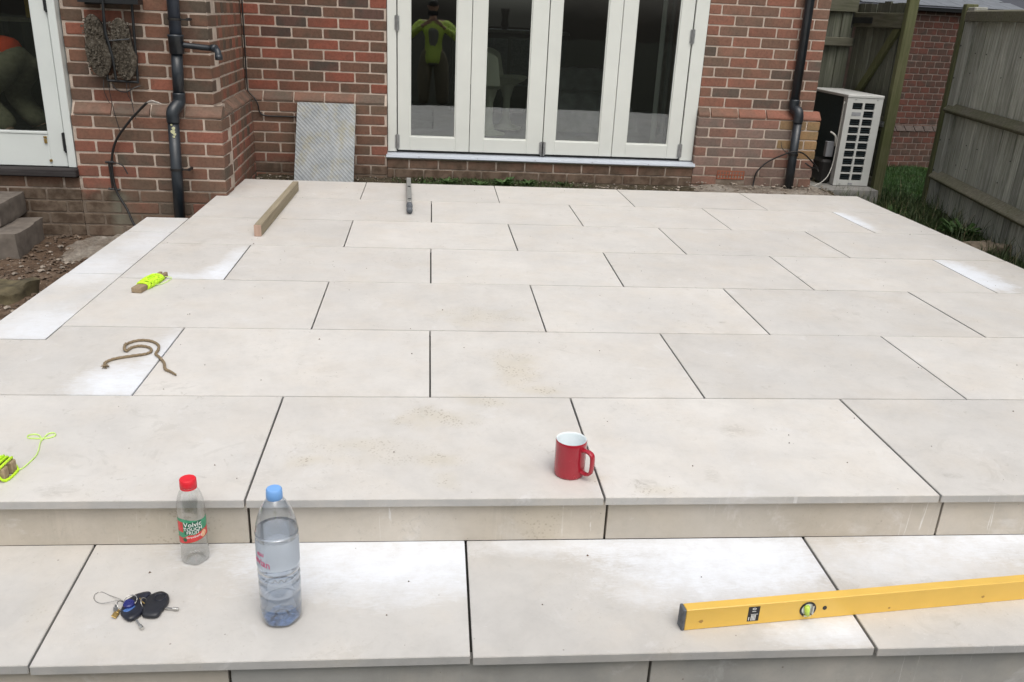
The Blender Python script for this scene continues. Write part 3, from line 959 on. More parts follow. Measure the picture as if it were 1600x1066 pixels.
# end wall going back beside the air conditioner, with the head courses above the openings
wall_segment((3.015, YB + 0.24), (3.015, 9.0), -0.36, 2.7, 0.22, 'right', False)
wall_segment((-0.343, YB), (2.068, YB), 2.28, 2.7, 0.25, 'back', False)
wall_segment((-4.2, 3.66), (-2.17, 3.66), 2.28, 2.7, 0.25, 'front', False)
wall_segment((-4.2, 3.66), (-4.0, 3.66), 0.085, 2.28, 0.25, 'front', False)
flush_walls(300, M['brick_stuff'])

# air brick
ab = MB(); ab.box(-0.108, 0.108, -0.001, 0.06, -0.032, 0.000); 
ab = MB()
zc0, zc1 = -0.004, 0.064
nx_, nz_ = 9, 2
cw = 0.215 / nx_
hb = 0.009
for i in range(nx_ + 1):
    ab.box(-0.1075 + i * cw - 0.0038, -0.1075 + i * cw + 0.0038, 0, 0.05, zc0, zc1)
for zz in (zc0, 0.0265, zc1 - 0.008):
    ab.box(-0.113, 0.113, 0.0012, 0.049, zz, zz + 0.008)
ab.box(-0.113, -0.109, 0.0, 0.05, zc0, zc1); ab.box(0.109, 0.113, 0.0, 0.05, zc0, zc1)
abm = simple('terracotta', (0.30, 0.095, 0.050), 0.8, var=0.15, scale=40)
o = ab.build('air_brick', [abm], house, (2.382, YB - 0.052, 0.0))
o['label'] = 'terracotta air brick with two rows of square holes'
bk = MB(); bk.box(-0.100, 0.100, 0.007, 0.029, zc0 + 0.008, zc1 - 0.008); bk.build('air_brick_recess', M['seal'], o)

# ------------------------------------------------------------------ folding doors
FY = YB - 0.004
bf = MB()
ZB, ZT = 0.130, 2.26
bf.box(-0.340, -0.272, FY, FY + 0.07, ZB - 0.006, ZT)
bf.box(1.962, 2.065, FY, FY + 0.07, ZB - 0.006, ZT)
bf.box(-0.340, 2.065, FY + 0.001, FY + 0.07, ZT, ZT + 0.06)
bif = bf.build('folding_door', M['frame'], house, bevel=0.003)
sd_ = MB()
prof = [(FY - 0.060, 0.082), (FY - 0.066, 0.090), (FY - 0.062, 0.104), (FY - 0.030, 0.117), (FY + 0.06, 0.121), (FY + 0.06, 0.080), (FY - 0.045, 0.080)]
vs = [(-0.350, y, z) for y, z in prof] + [(2.078, y, z) for y, z in prof]
n_ = len(prof)
sd_.add(vs, [tuple(range(n_)), tuple(reversed(range(n_, 2 * n_)))] + [(i, n_ + i, n_ + (i + 1) % n_, (i + 1) % n_) for i in range(n_)])
sd_.build('door_sill', M['alu'], bif)
gp = MB(); gp.box(-0.27, 1.96, FY + 0.012, FY + 0.06, 0.1215, 0.133); gp.build('seal', M['seal'], bif)
st = MB(); st.box(-0.338, 2.062, FY - 0.040, FY + 0.05, 0.070, 0.0795); st.build('bedding_strip', M['timber'], bif)
def leaf(x0, x1, g0, g1, name='door_leaf'):
    m = MB()
    y0, y1 = FY + 0.004, FY + 0.052
    zb = 0.137; gz = 0.240; gt = 2.14
    m.box(x0, g0, y0, y1, zb, ZT - 0.004)
    m.box(g1, x1, y0, y1, zb, ZT - 0.004)
    m.box(g0, g1, y0 + 0.0005, y1 - 0.0005, zb, gz)
    m.box(g0, g1, y0 + 0.0005, y1 - 0.0005, gt, ZT - 0.004)
    o = m.build(name, M['frame'], bif, bevel=0.0025)
    # glazing bead
    q = MB()
    for (a, c, e, f_) in ((g0, g0 + 0.008, gz, gt), (g1 - 0.008, g1, gz, gt)):
        q.box(a, c, y0 + 0.008, y0 + 0.020, e, f_)
    q.box(g0 + 0.008, g1 - 0.008, y0 + 0.007, y0 + 0.020, gz, gz + 0.008)
    q.build('glazing_bead', M['frame'], bif)
    p = MB(); p.box(g0 + 0.001, g1 - 0.001, y0 + 0.020, y0 + 0.024, gz + 0.001, gt)
    p.build('pane', M['glass'], bif)
    return o
leaf(-0.264, 0.283, -0.172, 0.175)
leaf(0.2875, 0.855, 0.394, 0.731)
leaf(0.8615, 1.408, 0.952, 1.305)
leaf(1.4125, 1.953, 1.518, 1.853)
sb = MB(); sb.box(-0.271, -0.2645, FY + 0.02, FY + 0.06, 0.135, 2.25); sb.box(1.9535, 1.9615, FY + 0.02, FY + 0.06, 0.135, 2.25)
sb.box(0.8552, 0.8612, FY + 0.03, FY + 0.05, 0.138, 2.25)
sb.build('seal', M['seal'], bif)
def hinge(x, z0, z1, w=0.016, y=FY, mat='steel', parent=bif):
    m = MB()
    m.tube([(x, y - 0.006, z0), (x, y - 0.006, z1)], w / 2, 10)
    m.box(x - w * 1.1, x + w * 1.1, y - 0.003, y + 0.006, z0 + 0.008, z1 - 0.004)
    for k in (0.33, 0.66):
        m.tube([(x, y - 0.006, z0 + (z1 - z0) * k - 0.0012), (x, y - 0.006, z0 + (z1 - z0) * k + 0.0012)], w / 2 + 0.001, 10)
    return m.build('hinge', M[mat], parent, auto=40)
hinge(-0.268, 0.145, 0.255); hinge(1.957, 0.145, 0.255); hinge(-0.268, 1.00, 1.11); hinge(1.957, 1.00, 1.11)
hinge(0.849, 0.128, 0.235, 0.014); hinge(0.868, 0.128, 0.235, 0.014)
sc_ = MB()
for x in (-0.1, 0.35, 0.8, 1.25, 1.7):
    sc_.tube([(x, FY - 0.0665, 0.098), (x, FY - 0.062, 0.098)], 0.004, 8)
sc_.build('screw', M['steel'], bif)

# ------------------------------------------------------------------ left glazed door
LY = 3.612
lf = MB()
lf.box(-2.222, -2.176, LY, LY + 0.09, 0.150, 2.28)
lf.box(-4.0, -2.176, LY + 0.001, LY + 0.09, 2.22, 2.28)
lfo = lf.build('garden_door', M['frame_l'], house, bevel=0.003)
lfo['label'] = 'pale painted glazed door with black hinges'
m = MB()
y0, y1 = LY + 0.010, LY + 0.055
m.box(-2.322, -2.228, y0, y1, 0.152, 2.215)
m.box(-3.30, -2.322, y0 + 0.0006, y1 - 0.0006, 0.152, 0.345)
m.box(-3.30, -2.322, y0 + 0.0006, y1 - 0.0006, 2.12, 2.215)
m.box(-3.40, -3.30, y0, y1, 0.152, 2.215)
m.build('door_leaf', M['frame_l'], lfo, bevel=0.003)
m = MB(); m.box(-3.30, -2.322, y0 - 0.004, y0 + 0.012, 0.346, 0.362); m.build('glazing_bead', M['frame_l'], lfo, bevel=0.002)
m = MB(); m.box(-3.299, -2.323, y0 + 0.018, y0 + 0.022, 0.362, 2.119); m.build('pane', M['glass'], lfo)
m = MB(); m.box(-4.0, -3.42, y0, y1, 0.152, 2.215); m.build('fixed_panel', M['frame_l'], lfo)
m = MB(); m.box(-4.0, -2.165, LY - 0.055, LY + 0.10, 0.098, 0.147)
m.build('door_sill', M['dark_sill'], lfo, bevel=0.006)
hinge(-2.225, 0.24, 0.36, 0.012, LY + 0.004, 'black_metal', lfo); hinge(-2.225, 1.04, 1.18, 0.012, LY + 0.004, 'black_metal', lfo)
m = MB(); m.box(-2.345, -2.330, y0 - 0.010, y0 - 0.0005, 0.292, 0.318); m.box(-2.347, -2.328, y0 - 0.007, y0 - 0.0008, 0.322, 0.334); m.build('latch', M['brass'], lfo, bevel=0.001)
m = MB(); m.tube([(-2.322, y0 - 0.010, 0.188), (-2.322, y0, 0.188)], 0.008, 12); m.build('latch', M['brass'], lfo)

# ------------------------------------------------------------------ rooms behind the glass
def shell(x0, x1, y0, y1, z0, z1, wmat, fmat, back_holes=None):
    m = MB()
    t = 0.1
    m.box(x0 - t, x0, y0, y1, z0, z1)
    m.box(x1, x1 + t, y0, y1, z0, z1)
    m.box(x0 - t, x1 + t, y0, y1 + t, z1, z1 + t)
    if back_holes:
        hx0, hx1, hz0, hz1 = back_holes
        m.box(x0 - t, hx0, y1, y1 + t, z0, z1)
        m.box(hx1, x1 + t, y1, y1 + t, z0, z1)
        m.box(hx0, hx1, y1, y1 + t, z0, hz0)
        m.box(hx0, hx1, y1, y1 + t, hz1, z1)
    else:
        m.box(x0 - t, x1 + t, y1, y1 + t, z0, z1)
    m.build('room_wall', M[wmat], house)
    f = MB(); f.box(x0 - t, x1 + t, y0, y1, z0 - 0.1, z0); f.build('room_floor', M[fmat], house)
shell(-1.1, 2.86, 5.11, 8.9, 0.10, 2.45, 'room', 'room_floor', (0.45, 1.30, 1.02, 1.95))
shell(-4.0, -1.75, 3.95, 6.8, 0.14, 2.45, 'room', 'room_floor')
# kitchen unit by the far window
ku = thing('kitchen_unit', (0.85, 8.2, 0.10), 'dark kitchen unit with a pale worktop edge seen through the second folding door pane', 'cabinet')
m = MB(); m.box(-0.65, 0.65, 0, 0.6, 0, 0.86); m.build('carcass', M['cabinet'], ku, bevel=0.004)
m = MB(); m.box(-0.67, 0.67, -0.03, 0.6, 0.861, 0.895); m.build('worktop', M['room_light'], ku, bevel=0.004)
m = MB(); m.box(-0.60, -0.02, -0.012, -0.001, 0.40, 0.80); m.box(0.02, 0.60, -0.012, -0.001, 0.40, 0.80); m.box(-0.62, 0.62, -0.05, -0.03, 0.30, 0.32); m.build('oven_front', M['grey_cap'], ku, bevel=0.003)
vase = thing('vase', (0.80, 8.35, 0.996), 'small dark vase on the kitchen worktop behind the second pane', 'vase')
m = MB(); m.lathe([(0.03, 0), (0.045, 0.05), (0.035, 0.12), (0.05, 0.20), (0.055, 0.22), (0.048, 0.22)], 20, closed=True); m.build('vase_body', M['cabinet'], vase, smooth=True)
# sheeted sofa
sofa = thing('sheeted_sofa', (1.48, 6.95, 0.10), 'low sofa under a rumpled pale dust sheet behind the third folding door pane', 'sofa')
def cloth_lump(w, d, h, seed):
    m = MB(); vs = []; fs = []; nx2 = 26; ny2 = 18
    for j in range(ny2 + 1):
        for i in range(nx2 + 1):
            u = i / nx2 * 2 - 1; v = j / ny2 * 2 - 1
            e = max(abs(u), abs(v))
            z = h * (1 if e < 0.72 else max(0, (1 - e) / 0.28) ** 0.6)
            z += 0.03 * nz(u * w, v * d, 7, seed) * (1 if e < 0.98 else 0) + 0.02 * nz(u * w, v * d, 17, seed)
            vs.append((u * w / 2, v * d / 2, max(0.002, z)))
    for j in range(ny2):
        for i in range(nx2):
            a = j * (nx2 + 1) + i
            fs.append((a, a + 1, a + nx2 + 2, a + nx2 + 1))
    return m.add(vs, fs)
cloth_lump(1.1, 0.8, 0.36, 3).build('seat_cover', M['sheet'], sofa, smooth=True)
q = cloth_lump(1.05, 0.30, 0.56, 6).build('back_cover', M['sheet'], sofa, (0, 0.30, 0), smooth=True)
# cream moulded chairs
def chair(x, y, rz, label):
    t = thing('moulded_chair', (x, y, 0.10), label, 'chair', 'cream moulded chairs indoors', (0, 0, rz))
    m = MB(); vs = []; fs = []
    for i in range(9):
        for k in range(24):
            a = 2 * PI * k / 24; r = i / 8
            vs.append((0.21 * r * math.cos(a), 0.19 * r * math.sin(a), 0.42 + 0.05 * r ** 3 + 0.03 * r * r * abs(math.cos(a))))
    for i in range(8):
        for k in range(24):
            fs.append((i * 24 + k, i * 24 + (k + 1) % 24, (i + 1) * 24 + (k + 1) % 24, (i + 1) * 24 + k))
    m.add(vs, fs); s1 = m.build('seat', M['cream'], t, smooth=True)
    m = MB(); m.lathe([(0.16, 0.0), (0.155, 0.015), (0.06, 0.04), (0.035, 0.12), (0.035, 0.28), (0.07, 0.40), (0.12, 0.425)], 24, closed=True); m.build('pedestal', M['cream'], t, smooth=True)
    m = MB(); vs = []; fs = []
    for i in range(9):
        for k in range(13):
            a = -1.1 + 2.2 * k / 12; h = i / 8
            vs.append((0.21 * math.sin(a), 0.12 + 0.09 * math.cos(a) + 0.06 * h, 0.45 + 0.30 * h * (math.cos(a * 0.8) ** 0.5)))
    for i in range(8):
        for k in range(12):
            fs.append((i * 13 + k, i * 13 + k + 1, (i + 1) * 13 + k + 1, (i + 1) * 13 + k))
    m.add(vs, fs); m.build('backrest', M['cream'], t, smooth=True)
    return t
chair(0.52, 6.25, 2.6, 'cream moulded chair nearer the glass behind the second folding door pane')
chair(0.72, 6.75, 0.9, 'cream moulded chair standing further back behind the second folding door pane')
# table lamp glow on the far wall, seen through the last pane
lamp = thing('wall_lamp', (2.28, 8.86, 1.15), 'narrow amber wall lamp glowing behind the fourth folding door pane', 'lamp')
gm = NT('amber_glow'); e_ = gm.n('ShaderNodeEmission'); e_.inputs[0].default_value = (1, 0.42, 0.12, 1); e_.inputs[1].default_value = 1.2; gm.link(e_.outputs[0], gm.out.inputs[0])
m = MB(); m.box(-0.035, 0.035, -0.03, 0.03, -0.02, 0.06); m.build('lamp_bracket', M['cabinet'], lamp)
m = MB(); m.tube([(0, -0.05, -0.10), (0, -0.05, 0.10)], 0.012, 10); m.build('lamp_tube', gm.m, lamp)
idr = thing('inner_door', (1.88, 5.45, 0.10), 'pale framed inner door standing ajar behind the fourth folding door pane', 'door', rot=(0, 0, R(68)))
m = MB(); m.box(0, 0.045, -0.02, 0.02, 0.0, 2.0); m.box(0.555, 0.60, -0.02, 0.02, 0, 2.0); m.box(0.045, 0.555, -0.019, 0.019, 0, 0.10); m.box(0.045, 0.555, -0.019, 0.019, 1.9, 2.0)
m.build('door_frame', M['room_light'], idr, bevel=0.003)
m = MB(); m.box(0.045, 0.555, -0.002, 0.002, 0.10, 1.9); m.build('pane', M['glass'], idr)
cu = thing('curtain', (2.20, 5.30, 0.12), 'grey green gathered curtain at the right of the folding doors, indoors', 'curtain')
m = MB(); vs = []; fs = []
for i in range(41):
    for k in range(2):
        vs.append((-0.24 + 0.40 * i / 40, 0.02 * math.sin(i * 1.3), 0.02 + k * 2.2))
for i in range(40):
    fs.append((2 * i, 2 * i + 2, 2 * i + 3, 2 * i + 1))
m.add(vs, fs); m.build('curtain_cloth', M['curtain'], cu, smooth=True)
# left room: a box on a shelf
sh = thing('wall_shelf', (-2.95, 5.4, 0.96), 'dim wooden wall shelf behind the left door glass', 'shelf')
m = MB(); m.box(-0.5, 0.5, 0, 0.28, -0.03, 0); m.build('shelf_board', M['timber'], sh); m = MB(); m.box(-0.35, -0.31, 0.02, 0.24, -0.25, -0.031); m.box(0.31, 0.35, 0.02, 0.24, -0.25, -0.031); m.build('shelf_bracket', M['cabinet'], sh)
yb = tag(obj('yellow_carton', MB().box(-0.07, 0.07, -0.05, 0.05, 0, 0.17).mesh('yellow_carton', M['yellow'], bevel=0.004), None, (-3.06, 5.5, 0.961)), 'yellow carton on the shelf behind the left door glass', 'carton')

# ------------------------------------------------------------------ pipes and cables on the pier
PY = 3.545
dp = thing('waste_pipe', (-1.53, PY, -0.25), 'dark grey waste pipe with a side branch on the left brick pier', 'drainpipe')
def T(p): return tuple(Vector(p) - Vector((-1.53, PY, -0.25)))
m = MB(); m.tube([T((-1.502, PY + 0.055, 2.6)), T((-1.508, PY + 0.055, 0.93))], 0.034, 20); m.build('upper_pipe', M['pipe_up'], dp, smooth=True)
m = MB(); m.lathe([(0.036, 0.842), (0.0425, 0.844), (0.043, 0.935), (0.046, 0.938), (0.046, 0.950), (0.036, 0.951)], 24, Matrix.Translation(T((-1.510, PY + 0.055, 0.0)))); m.build('collar', M['pipe'], dp, smooth=True)
m = MB(); m.tube([T((-1.512, PY + 0.055, 0.85)), T((-1.522, PY + 0.055, 0.60))], 0.033, 20)
m.build('middle_pipe', M['pipe'], dp, smooth=True)
m = MB(); m.tube(crom([T((-1.522, PY + 0.055, 0.62)), T((-1.524, PY + 0.052, 0.565)), T((-1.540, PY + 0.02, 0.535)), T((-1.552, PY, 0.505)), T((-1.553, PY, 0.45))], 5), [0.0375] * 21, 20); m.build('offset_elbow', M['pipe'], dp, smooth=True)
m = MB(); m.tube([T((-1.553, PY, 0.46)), T((-1.572, PY, -0.28))], 0.033, 20); m.build('lower_pipe', M['pipe'], dp, smooth=True)
for zz, xx, yy in ((1.035, -1.507, PY + 0.055), (0.17, -1.560, PY)):
    m = MB(); m.lathe([(0.0335, -0.008), (0.0385, -0.007), (0.0385, 0.007), (0.0335, 0.008)], 22, Matrix.Translation(T((xx, yy, zz))))
    m.box(0, 0.05, -0.004, 0.004, -0.004, 0.004, Matrix.Translation(T((xx + 0.03, yy - 0.01, zz))))
    m.tube([T((xx + 0.078, yy - 0.02, zz + 0.002)), T((xx + 0.078, yy + 0.05, zz + 0.002))], 0.009, 10)
    m.build('pipe_clip', M['cable'], dp)
m = MB(); m.tube(crom([T((-1.47, PY + 0.05, 0.893)), T((-1.40, PY + 0.05, 0.888)), T((-1.32, PY + 0.045, 0.883)), T((-1.285, PY + 0.03, 0.884)), T((-1.262, PY + 0.0, 0.868)), T((-1.255, PY - 0.012, 0.835))], 6), [0.017] * 20 + [0.019] * 11, 14)
m.tube([T((-1.30, PY + 0.04, 0.884)), T((-1.275, PY + 0.02, 0.882))], 0.022, 14); m.tube([T((-1.256, PY - 0.010, 0.850)), T((-1.254, PY - 0.014, 0.822))], 0.0225, 14)
m.build('branch_pipe', M['pipe'], dp, smooth=True)
paint = simple('pale_paint_splash', (0.50, 0.50, 0.30), 0.7, var=0.2)
m = MB()
for (a, zz, r) in ((0.2, 0.42, 0.010), (0.05, 0.40, 0.013), (0.35, 0.385, 0.008), (-0.1, 0.44, 0.006), (0.1, 0.455, 0.005), (0.15, 0.37, 0.007)):
    an = -PI / 2 + a
    c = Vector((-1.553 + 0.0337 * math.cos(an), PY + 0.0337 * math.sin(an), zz))
    mt = Matrix.Translation(T(c)) @ Matrix.Rotation(an + PI / 2, 4, 'Z') @ Matrix.Rotation(PI / 2, 4, 'X')
    m.prism([(r * math.cos(k * PI / 4) * (1 + 0.3 * math.sin(k * 2.3)), r * math.sin(k * PI / 4)) for k in range(8)], -0.0015, 0.0010, mt)
m.build('paint_splash', paint, dp)

cb = thing('frayed_cable', (-1.68, 3.55, 0.56), 'black armoured cable curving up the pier to a frayed end', 'cable')
def Tc(p): return tuple(Vector(p) - Vector((-1.68, 3.55, 0.56)))
m = MB(); m.tube(crom([Tc(p) for p in ((-1.745, 3.50, -0.30), (-1.835, 3.52, -0.19), (-1.885, 3.55, -0.085), (-1.945, 3.575, 0.03), (-1.955, 3.585, 0.184), (-1.915, 3.58, 0.319), (-1.826, 3.565, 0.434), (-1.745, 3.55, 0.515), (-1.690, 3.53, 0.563))], 6), 0.0075, 8)
m.build('sheath', M['cable'], cb, smooth=True)
m = MB()
for k in range(6):
    a = random.uniform(-1, 1); e = random.uniform(0.4, 1)
    m.tube(crom([Tc((-1.692, 3.53, 0.562)), Tc((-1.665, 3.525 + a * 0.01, 0.572 + a * 0.006)), Tc((-1.62 + 0.012 * a, 3.52 + a * 0.02, 0.550 + 0.02 * e))], 4), 0.0015, 5)
m.build('wire_strands', M['wire'], cb)
ck = thing('cable_bracket', (-1.97, 3.60, 0.11), 'small black wire bracket behind the curved cable', 'bracket')
m = MB(); m.tube([(0, -0.02, 0.085), (0.005, -0.02, -0.075)], 0.006, 6); m.tube([(-0.02, -0.02, -0.078), (0.05, -0.02, -0.084)], 0.007, 6); m.tube([(-0.02, -0.02, 0.085), (0.03, -0.02, 0.088)], 0.006, 6)
m.tube(crom([(0.0, -0.02, 0.08), (0.05, -0.04, 0.085), (0.09, -0.045, 0.07), (0.115, -0.05, 0.02)], 5), 0.004, 6); m.build('bracket_frame', M['cable'], ck)
c2 = thing('corner_cable', (-1.36, 4.79, 0.5), 'thin black cable running down the inner brick corner', 'cable')
m = MB(); m.tube(crom([tuple(Vector(p) - Vector((-1.36, 4.79, 0.5))) for p in ((-1.366, 4.83, 2.6), (-1.366, 4.83, 1.5), (-1.367, 4.83, 0.9), (-1.368, 4.83, 0.60), (-1.355, 4.80, 0.535), (-1.31, 4.775, 0.49), (-1.285, 4.77, 0.44), (-1.28, 4.785, 0.39), (-1.24, 4.788, 0.366), (-1.10, 4.79, 0.364), (-0.95, 4.79, 0.365))], 6), 0.0055, 8)
m.build('sheath', M['cable'], c2, smooth=True)

# boots in a wire rack
rk = thing('boot_rack', (-1.86, 3.625, 0.90), 'black wire rack fixed to the pier above the curved cable', 'rack')
def Tr(p): return tuple(Vector(p) - Vector((-1.86, 3.625, 0.90)))
m = MB()
for (xa, za, xb, zb) in ((-1.895, 1.20, -1.925, 0.68), (-1.735, 1.25, -1.752, 0.665), (-1.925, 0.675, -1.750, 0.672), (-2.00, 1.10, -1.69, 1.115)):
    m.tube([Tr((xa, 3.60, za)), Tr((xb, 3.60, zb))], 0.008, 8)
m.box(-0.165, 0.17, -0.07, 0.02, 0.205, 0.245)
m.tube([Tr((-1.880, 3.545, 1.20)), Tr((-1.886, 3.545, 0.95)), Tr((-1.862, 3.548, 0.80)), Tr((-1.868, 3.575, 0.68))], 0.0075, 6); m.tube([Tr((-1.885, 3.55, 0.90)), Tr((-1.76, 3.56, 0.915))], 0.005, 6)
m.build('rack_frame', M['black_metal'], rk)
m = MB(); m.tube(crom([Tr((-1.90, 3.60, 0.655)), Tr((-1.87, 3.58, 0.625)), Tr((-1.82, 3.575, 0.615)), Tr((-1.77, 3.58, 0.64)), Tr((-1.74, 3.60, 0.652))], 5), 0.0035, 6); m.build('rack_hoop', M['cable'], rk)
for i, (x, z0, z1) in enumerate(((-1.95, 0.67, 0.50), (-1.915, 0.67, 0.43), (-1.805, 0.67, 0.52), (-1.785, 0.67, 0.48))):
    pass
m = MB()
for (xa, z0, xb, z1) in ((-1.948, 0.68, -1.930, 0.545), (-1.925, 0.66, -1.875, 0.385), (-1.818, 0.67, -1.795, 0.545), (-1.80, 0.67, -1.775, 0.46)):
    m.tube(crom([Tr((xa, 3.60, z0)), Tr(((xa + xb) / 2 - 0.008, 3.585, (z0 + z1) / 2)), Tr((xb, 3.60 if z1 > 0.5 else 3.56, z1))], 5), 0.0022, 5)
m.build('hanging_string', M['cable'], rk)
mud = NT('muddy_boot_sole')
pp = mud.coord('World')
mc = mud.ramp(mud.noise(pp, 60, 6, 0.75), [(0.30, (0.030, 0.027, 0.024)), (0.5, (0.10, 0.085, 0.066)), (0.70, (0.24, 0.22, 0.185))])
mud.pbr(mc, 0.95, 0, mud.bump(mud.noise(pp, 90, 5, 0.8), 0.01, 0.9), 0.1)
def boot(x, z, rz, label, mir):
    t = thing('muddy_boot', (x, 3.60, z), label, 'boot', 'muddy boots hung on the pier', (0, rz, 0))
    outl = []
    L = 0.35
    for k in range(28):
        a = 2 * PI * k / 28
        cz = math.cos(a); sx = math.sin(a)
        w = 0.074 if cz < 0 else 0.066
        w *= (1 - 0.18 * math.exp(-((cz * 0.5 - 0.12) / 0.14) ** 2))
        outl.append((sx * w * (1 + 0.12 * mir * (1 if cz < 0 else 0) * (1 if sx * mir > 0 else -0.5)), cz * L / 2))
    mt = Matrix.Rotation(PI / 2, 4, 'X')
    m = MB(); m.prism(outl, 0.0, 0.022, mt); so = m.build('sole', mud.m, t, bevel=0.004)
    m = MB()
    r = random.Random(5 + mir)
    zz = -0.150
    while zz < 0.150:
        if not (0.02 < zz < 0.05):
            for xx in (-0.056, -0.038, -0.020, -0.002, 0.016, 0.034):
                wd = 0.012; hh = 0.009
                if r.random() < 0.82:
                    m.box(xx + r.uniform(-.006, .003), xx + wd * r.uniform(0.6, 1.1), -0.026 - r.uniform(0, .009), -0.021, zz + r.uniform(-.005, .004), zz + hh * r.uniform(0.6, 1.4), Matrix.Rotation(r.uniform(-.12, .12), 4, 'Y'))
        zz += 0.0155
    tag(m.build('sole_lug', mud.m, t), kind='stuff')
    m = MB(); up = [(x_ * 0.93, y_ * 0.95) for x_, y_ in outl]; m.prism(up, -0.035, -0.0005, mt); m.build('upper', M['cable'], t, bevel=0.008)
    return t
boot(-1.960, 0.868, -0.06, 'left hand muddy boot hung sole outwards in the black rack', 1)
boot(-1.815, 0.855, -0.03, 'right hand muddy boot hung sole outwards in the black rack', -1)

# right downpipe
d2 = thing('rainwater_pipe', (2.86, 4.76, -0.06), 'black rainwater pipe at the right end of the house', 'drainpipe')
def T2(p): return tuple(Vector(p) - Vector((2.86, 4.76, -0.06)))
m = MB(); m.tube([T2((2.812, 4.812, 2.6)), T2((2.822, 4.812, 0.60))], 0.034, 20); m.build('upper_pipe', M['pipe'], d2, smooth=True)
m = MB(); m.tube(crom([T2((2.822, 4.812, 0.63)), T2((2.824, 4.808, 0.565)), T2((2.842, 4.77, 0.545)), T2((2.848, 4.755, 0.51)), T2((2.85, 4.755, 0.46))], 5), 0.038, 20); m.build('offset_elbow', M['pipe'], d2, smooth=True)
m = MB(); m.tube([T2((2.85, 4.755, 0.47)), T2((2.860, 4.755, -0.12))], 0.0335, 20); m.build('lower_pipe', M['pipe'], d2, smooth=True)
m = MB(); m.lathe([(0.034, -0.012), (0.038, -0.011), (0.038, 0.011), (0.034, 0.012)], 20, Matrix.Translation(T2((2.856, 4.755, 0.215)))); m.build('pipe_clip', M['cable'], d2)
c3 = thing('looped_cable', (2.75, 4.74, 0.2), 'black cable looping round the right rainwater pipe', 'cable')
m = MB(); O3 = Vector((2.75, 4.74, 0.2))
m.tube(crom([tuple(Vector(p) - O3) for p in ((2.565, 4.755, -0.06), (2.570, 4.77, -0.02), (2.582, 4.77, 0.06), (2.64, 4.77, 0.13), (2.70, 4.755, 0.175), (2.80, 4.705, 0.235), (2.86, 4.70, 0.245), (2.93, 4.72, 0.225), (3.00, 4.74, 0.175), (3.08, 4.80, 0.12), (3.2, 5.0, 0.05))], 6), 0.006, 8)
m.tube(crom([tuple(Vector(p) - O3) for p in ((2.745, 4.77, 0.31), (2.755, 4.75, 0.26), (2.80, 4.71, 0.22))], 5), 0.003, 6)
m.tube(crom([tuple(Vector(p) - O3) for p in ((2.97, 4.765, 0.15), (3.03, 4.76, 0.115), (3.12, 4.85, 0.10))], 5), 0.006, 8)
m.build('sheath', M['cable'], c3, smooth=True)

# ------------------------------------------------------------------ trench behind the patio
field('rubble_strip', -1.32, 3.20, 4.18, 4.86, 260, 44, lambda x, y: -0.100 + 0.055 * (y - 4.2) + 0.018 * nz(x, y, 5, 3) + 0.012 * nz(x, y, 21, 3) - (0.01 if x < 2.0 else 0.0), M['trench'])
field('cement_haunch', 1.98, 3.34, 4.20, 4.90, 90, 50, lambda x, y: -0.052 - 0.04 * max(0, (2.25 - x) / 0.27) ** 2 + 0.012 * nz(x, y, 6, 8) + 0.007 * nz(x, y, 30, 3) - (0.10 * max(0, (x - 3.12) / 0.2)), M['cement_soil'])
def scatter_stones(name, n, fx, zf, r0, r1, mat, seed):
    r = random.Random(seed); m = MB()
    for _ in range(n):
        x, y = fx(r)
        s = r0 + (r1 - r0) * r.random() ** 3
        z = zf(x, y) + s * 0.25
        vs = []
        for (a, b_, c_) in ((1, 0, 0), (-1, 0, 0), (0, 1, 0), (0, -1, 0), (0, 0, 1), (0, 0, -1), (.6, .6, .5), (-.6, .6, .4), (.6, -.6, .5), (-.6, -.6, .5)):
            k = r.uniform(0.75, 1.2)
            vs.append((x + a * s * k * 1.1, y + b_ * s * k, z + c_ * s * k * 0.7))
        fs = [(4, 0, 6), (4, 6, 2), (4, 2, 7), (4, 7, 1), (4, 1, 9), (4, 9, 3), (4, 3, 8), (4, 8, 0), (5, 6, 0), (5, 2, 6), (5, 7, 2), (5, 1, 7), (5, 9, 1), (5, 3, 9), (5, 8, 3), (5, 0, 8)]
        m.add(vs, fs)
    return tag(m.build(name, mat), kind='stuff')
st_z = lambda x, y: -0.096 + 0.055 * (y - 4.2) + (-0.01 if x < 2.0 else 0.03)
scatter_stones('gravel', 1500, lambda r: (r.uniform(-1.3, 3.15), r.uniform(4.22, 4.80)), st_z, 0.003, 0.014, M['pebble'], 1)
scatter_stones('soil_crumbs', 3800, lambda r: (r.uniform(-3.0, -1.60), r.uniform(1.0, 3.6)), soil_z, 0.003, 0.020, M['pebble_d'], 2)
scatter_stones('gravel', 700, lambda r: (r.uniform(-2.9, -1.60), r.uniform(1.2, 3.6)), soil_z, 0.003, 0.020, M['pebble'], 3)
scatter_stones('gravel', 420, lambda r: (r.uniform(3.17, 3.75), r.uniform(2.2, 4.9)), right_z, 0.004, 0.016, M['pebble_d'], 4)

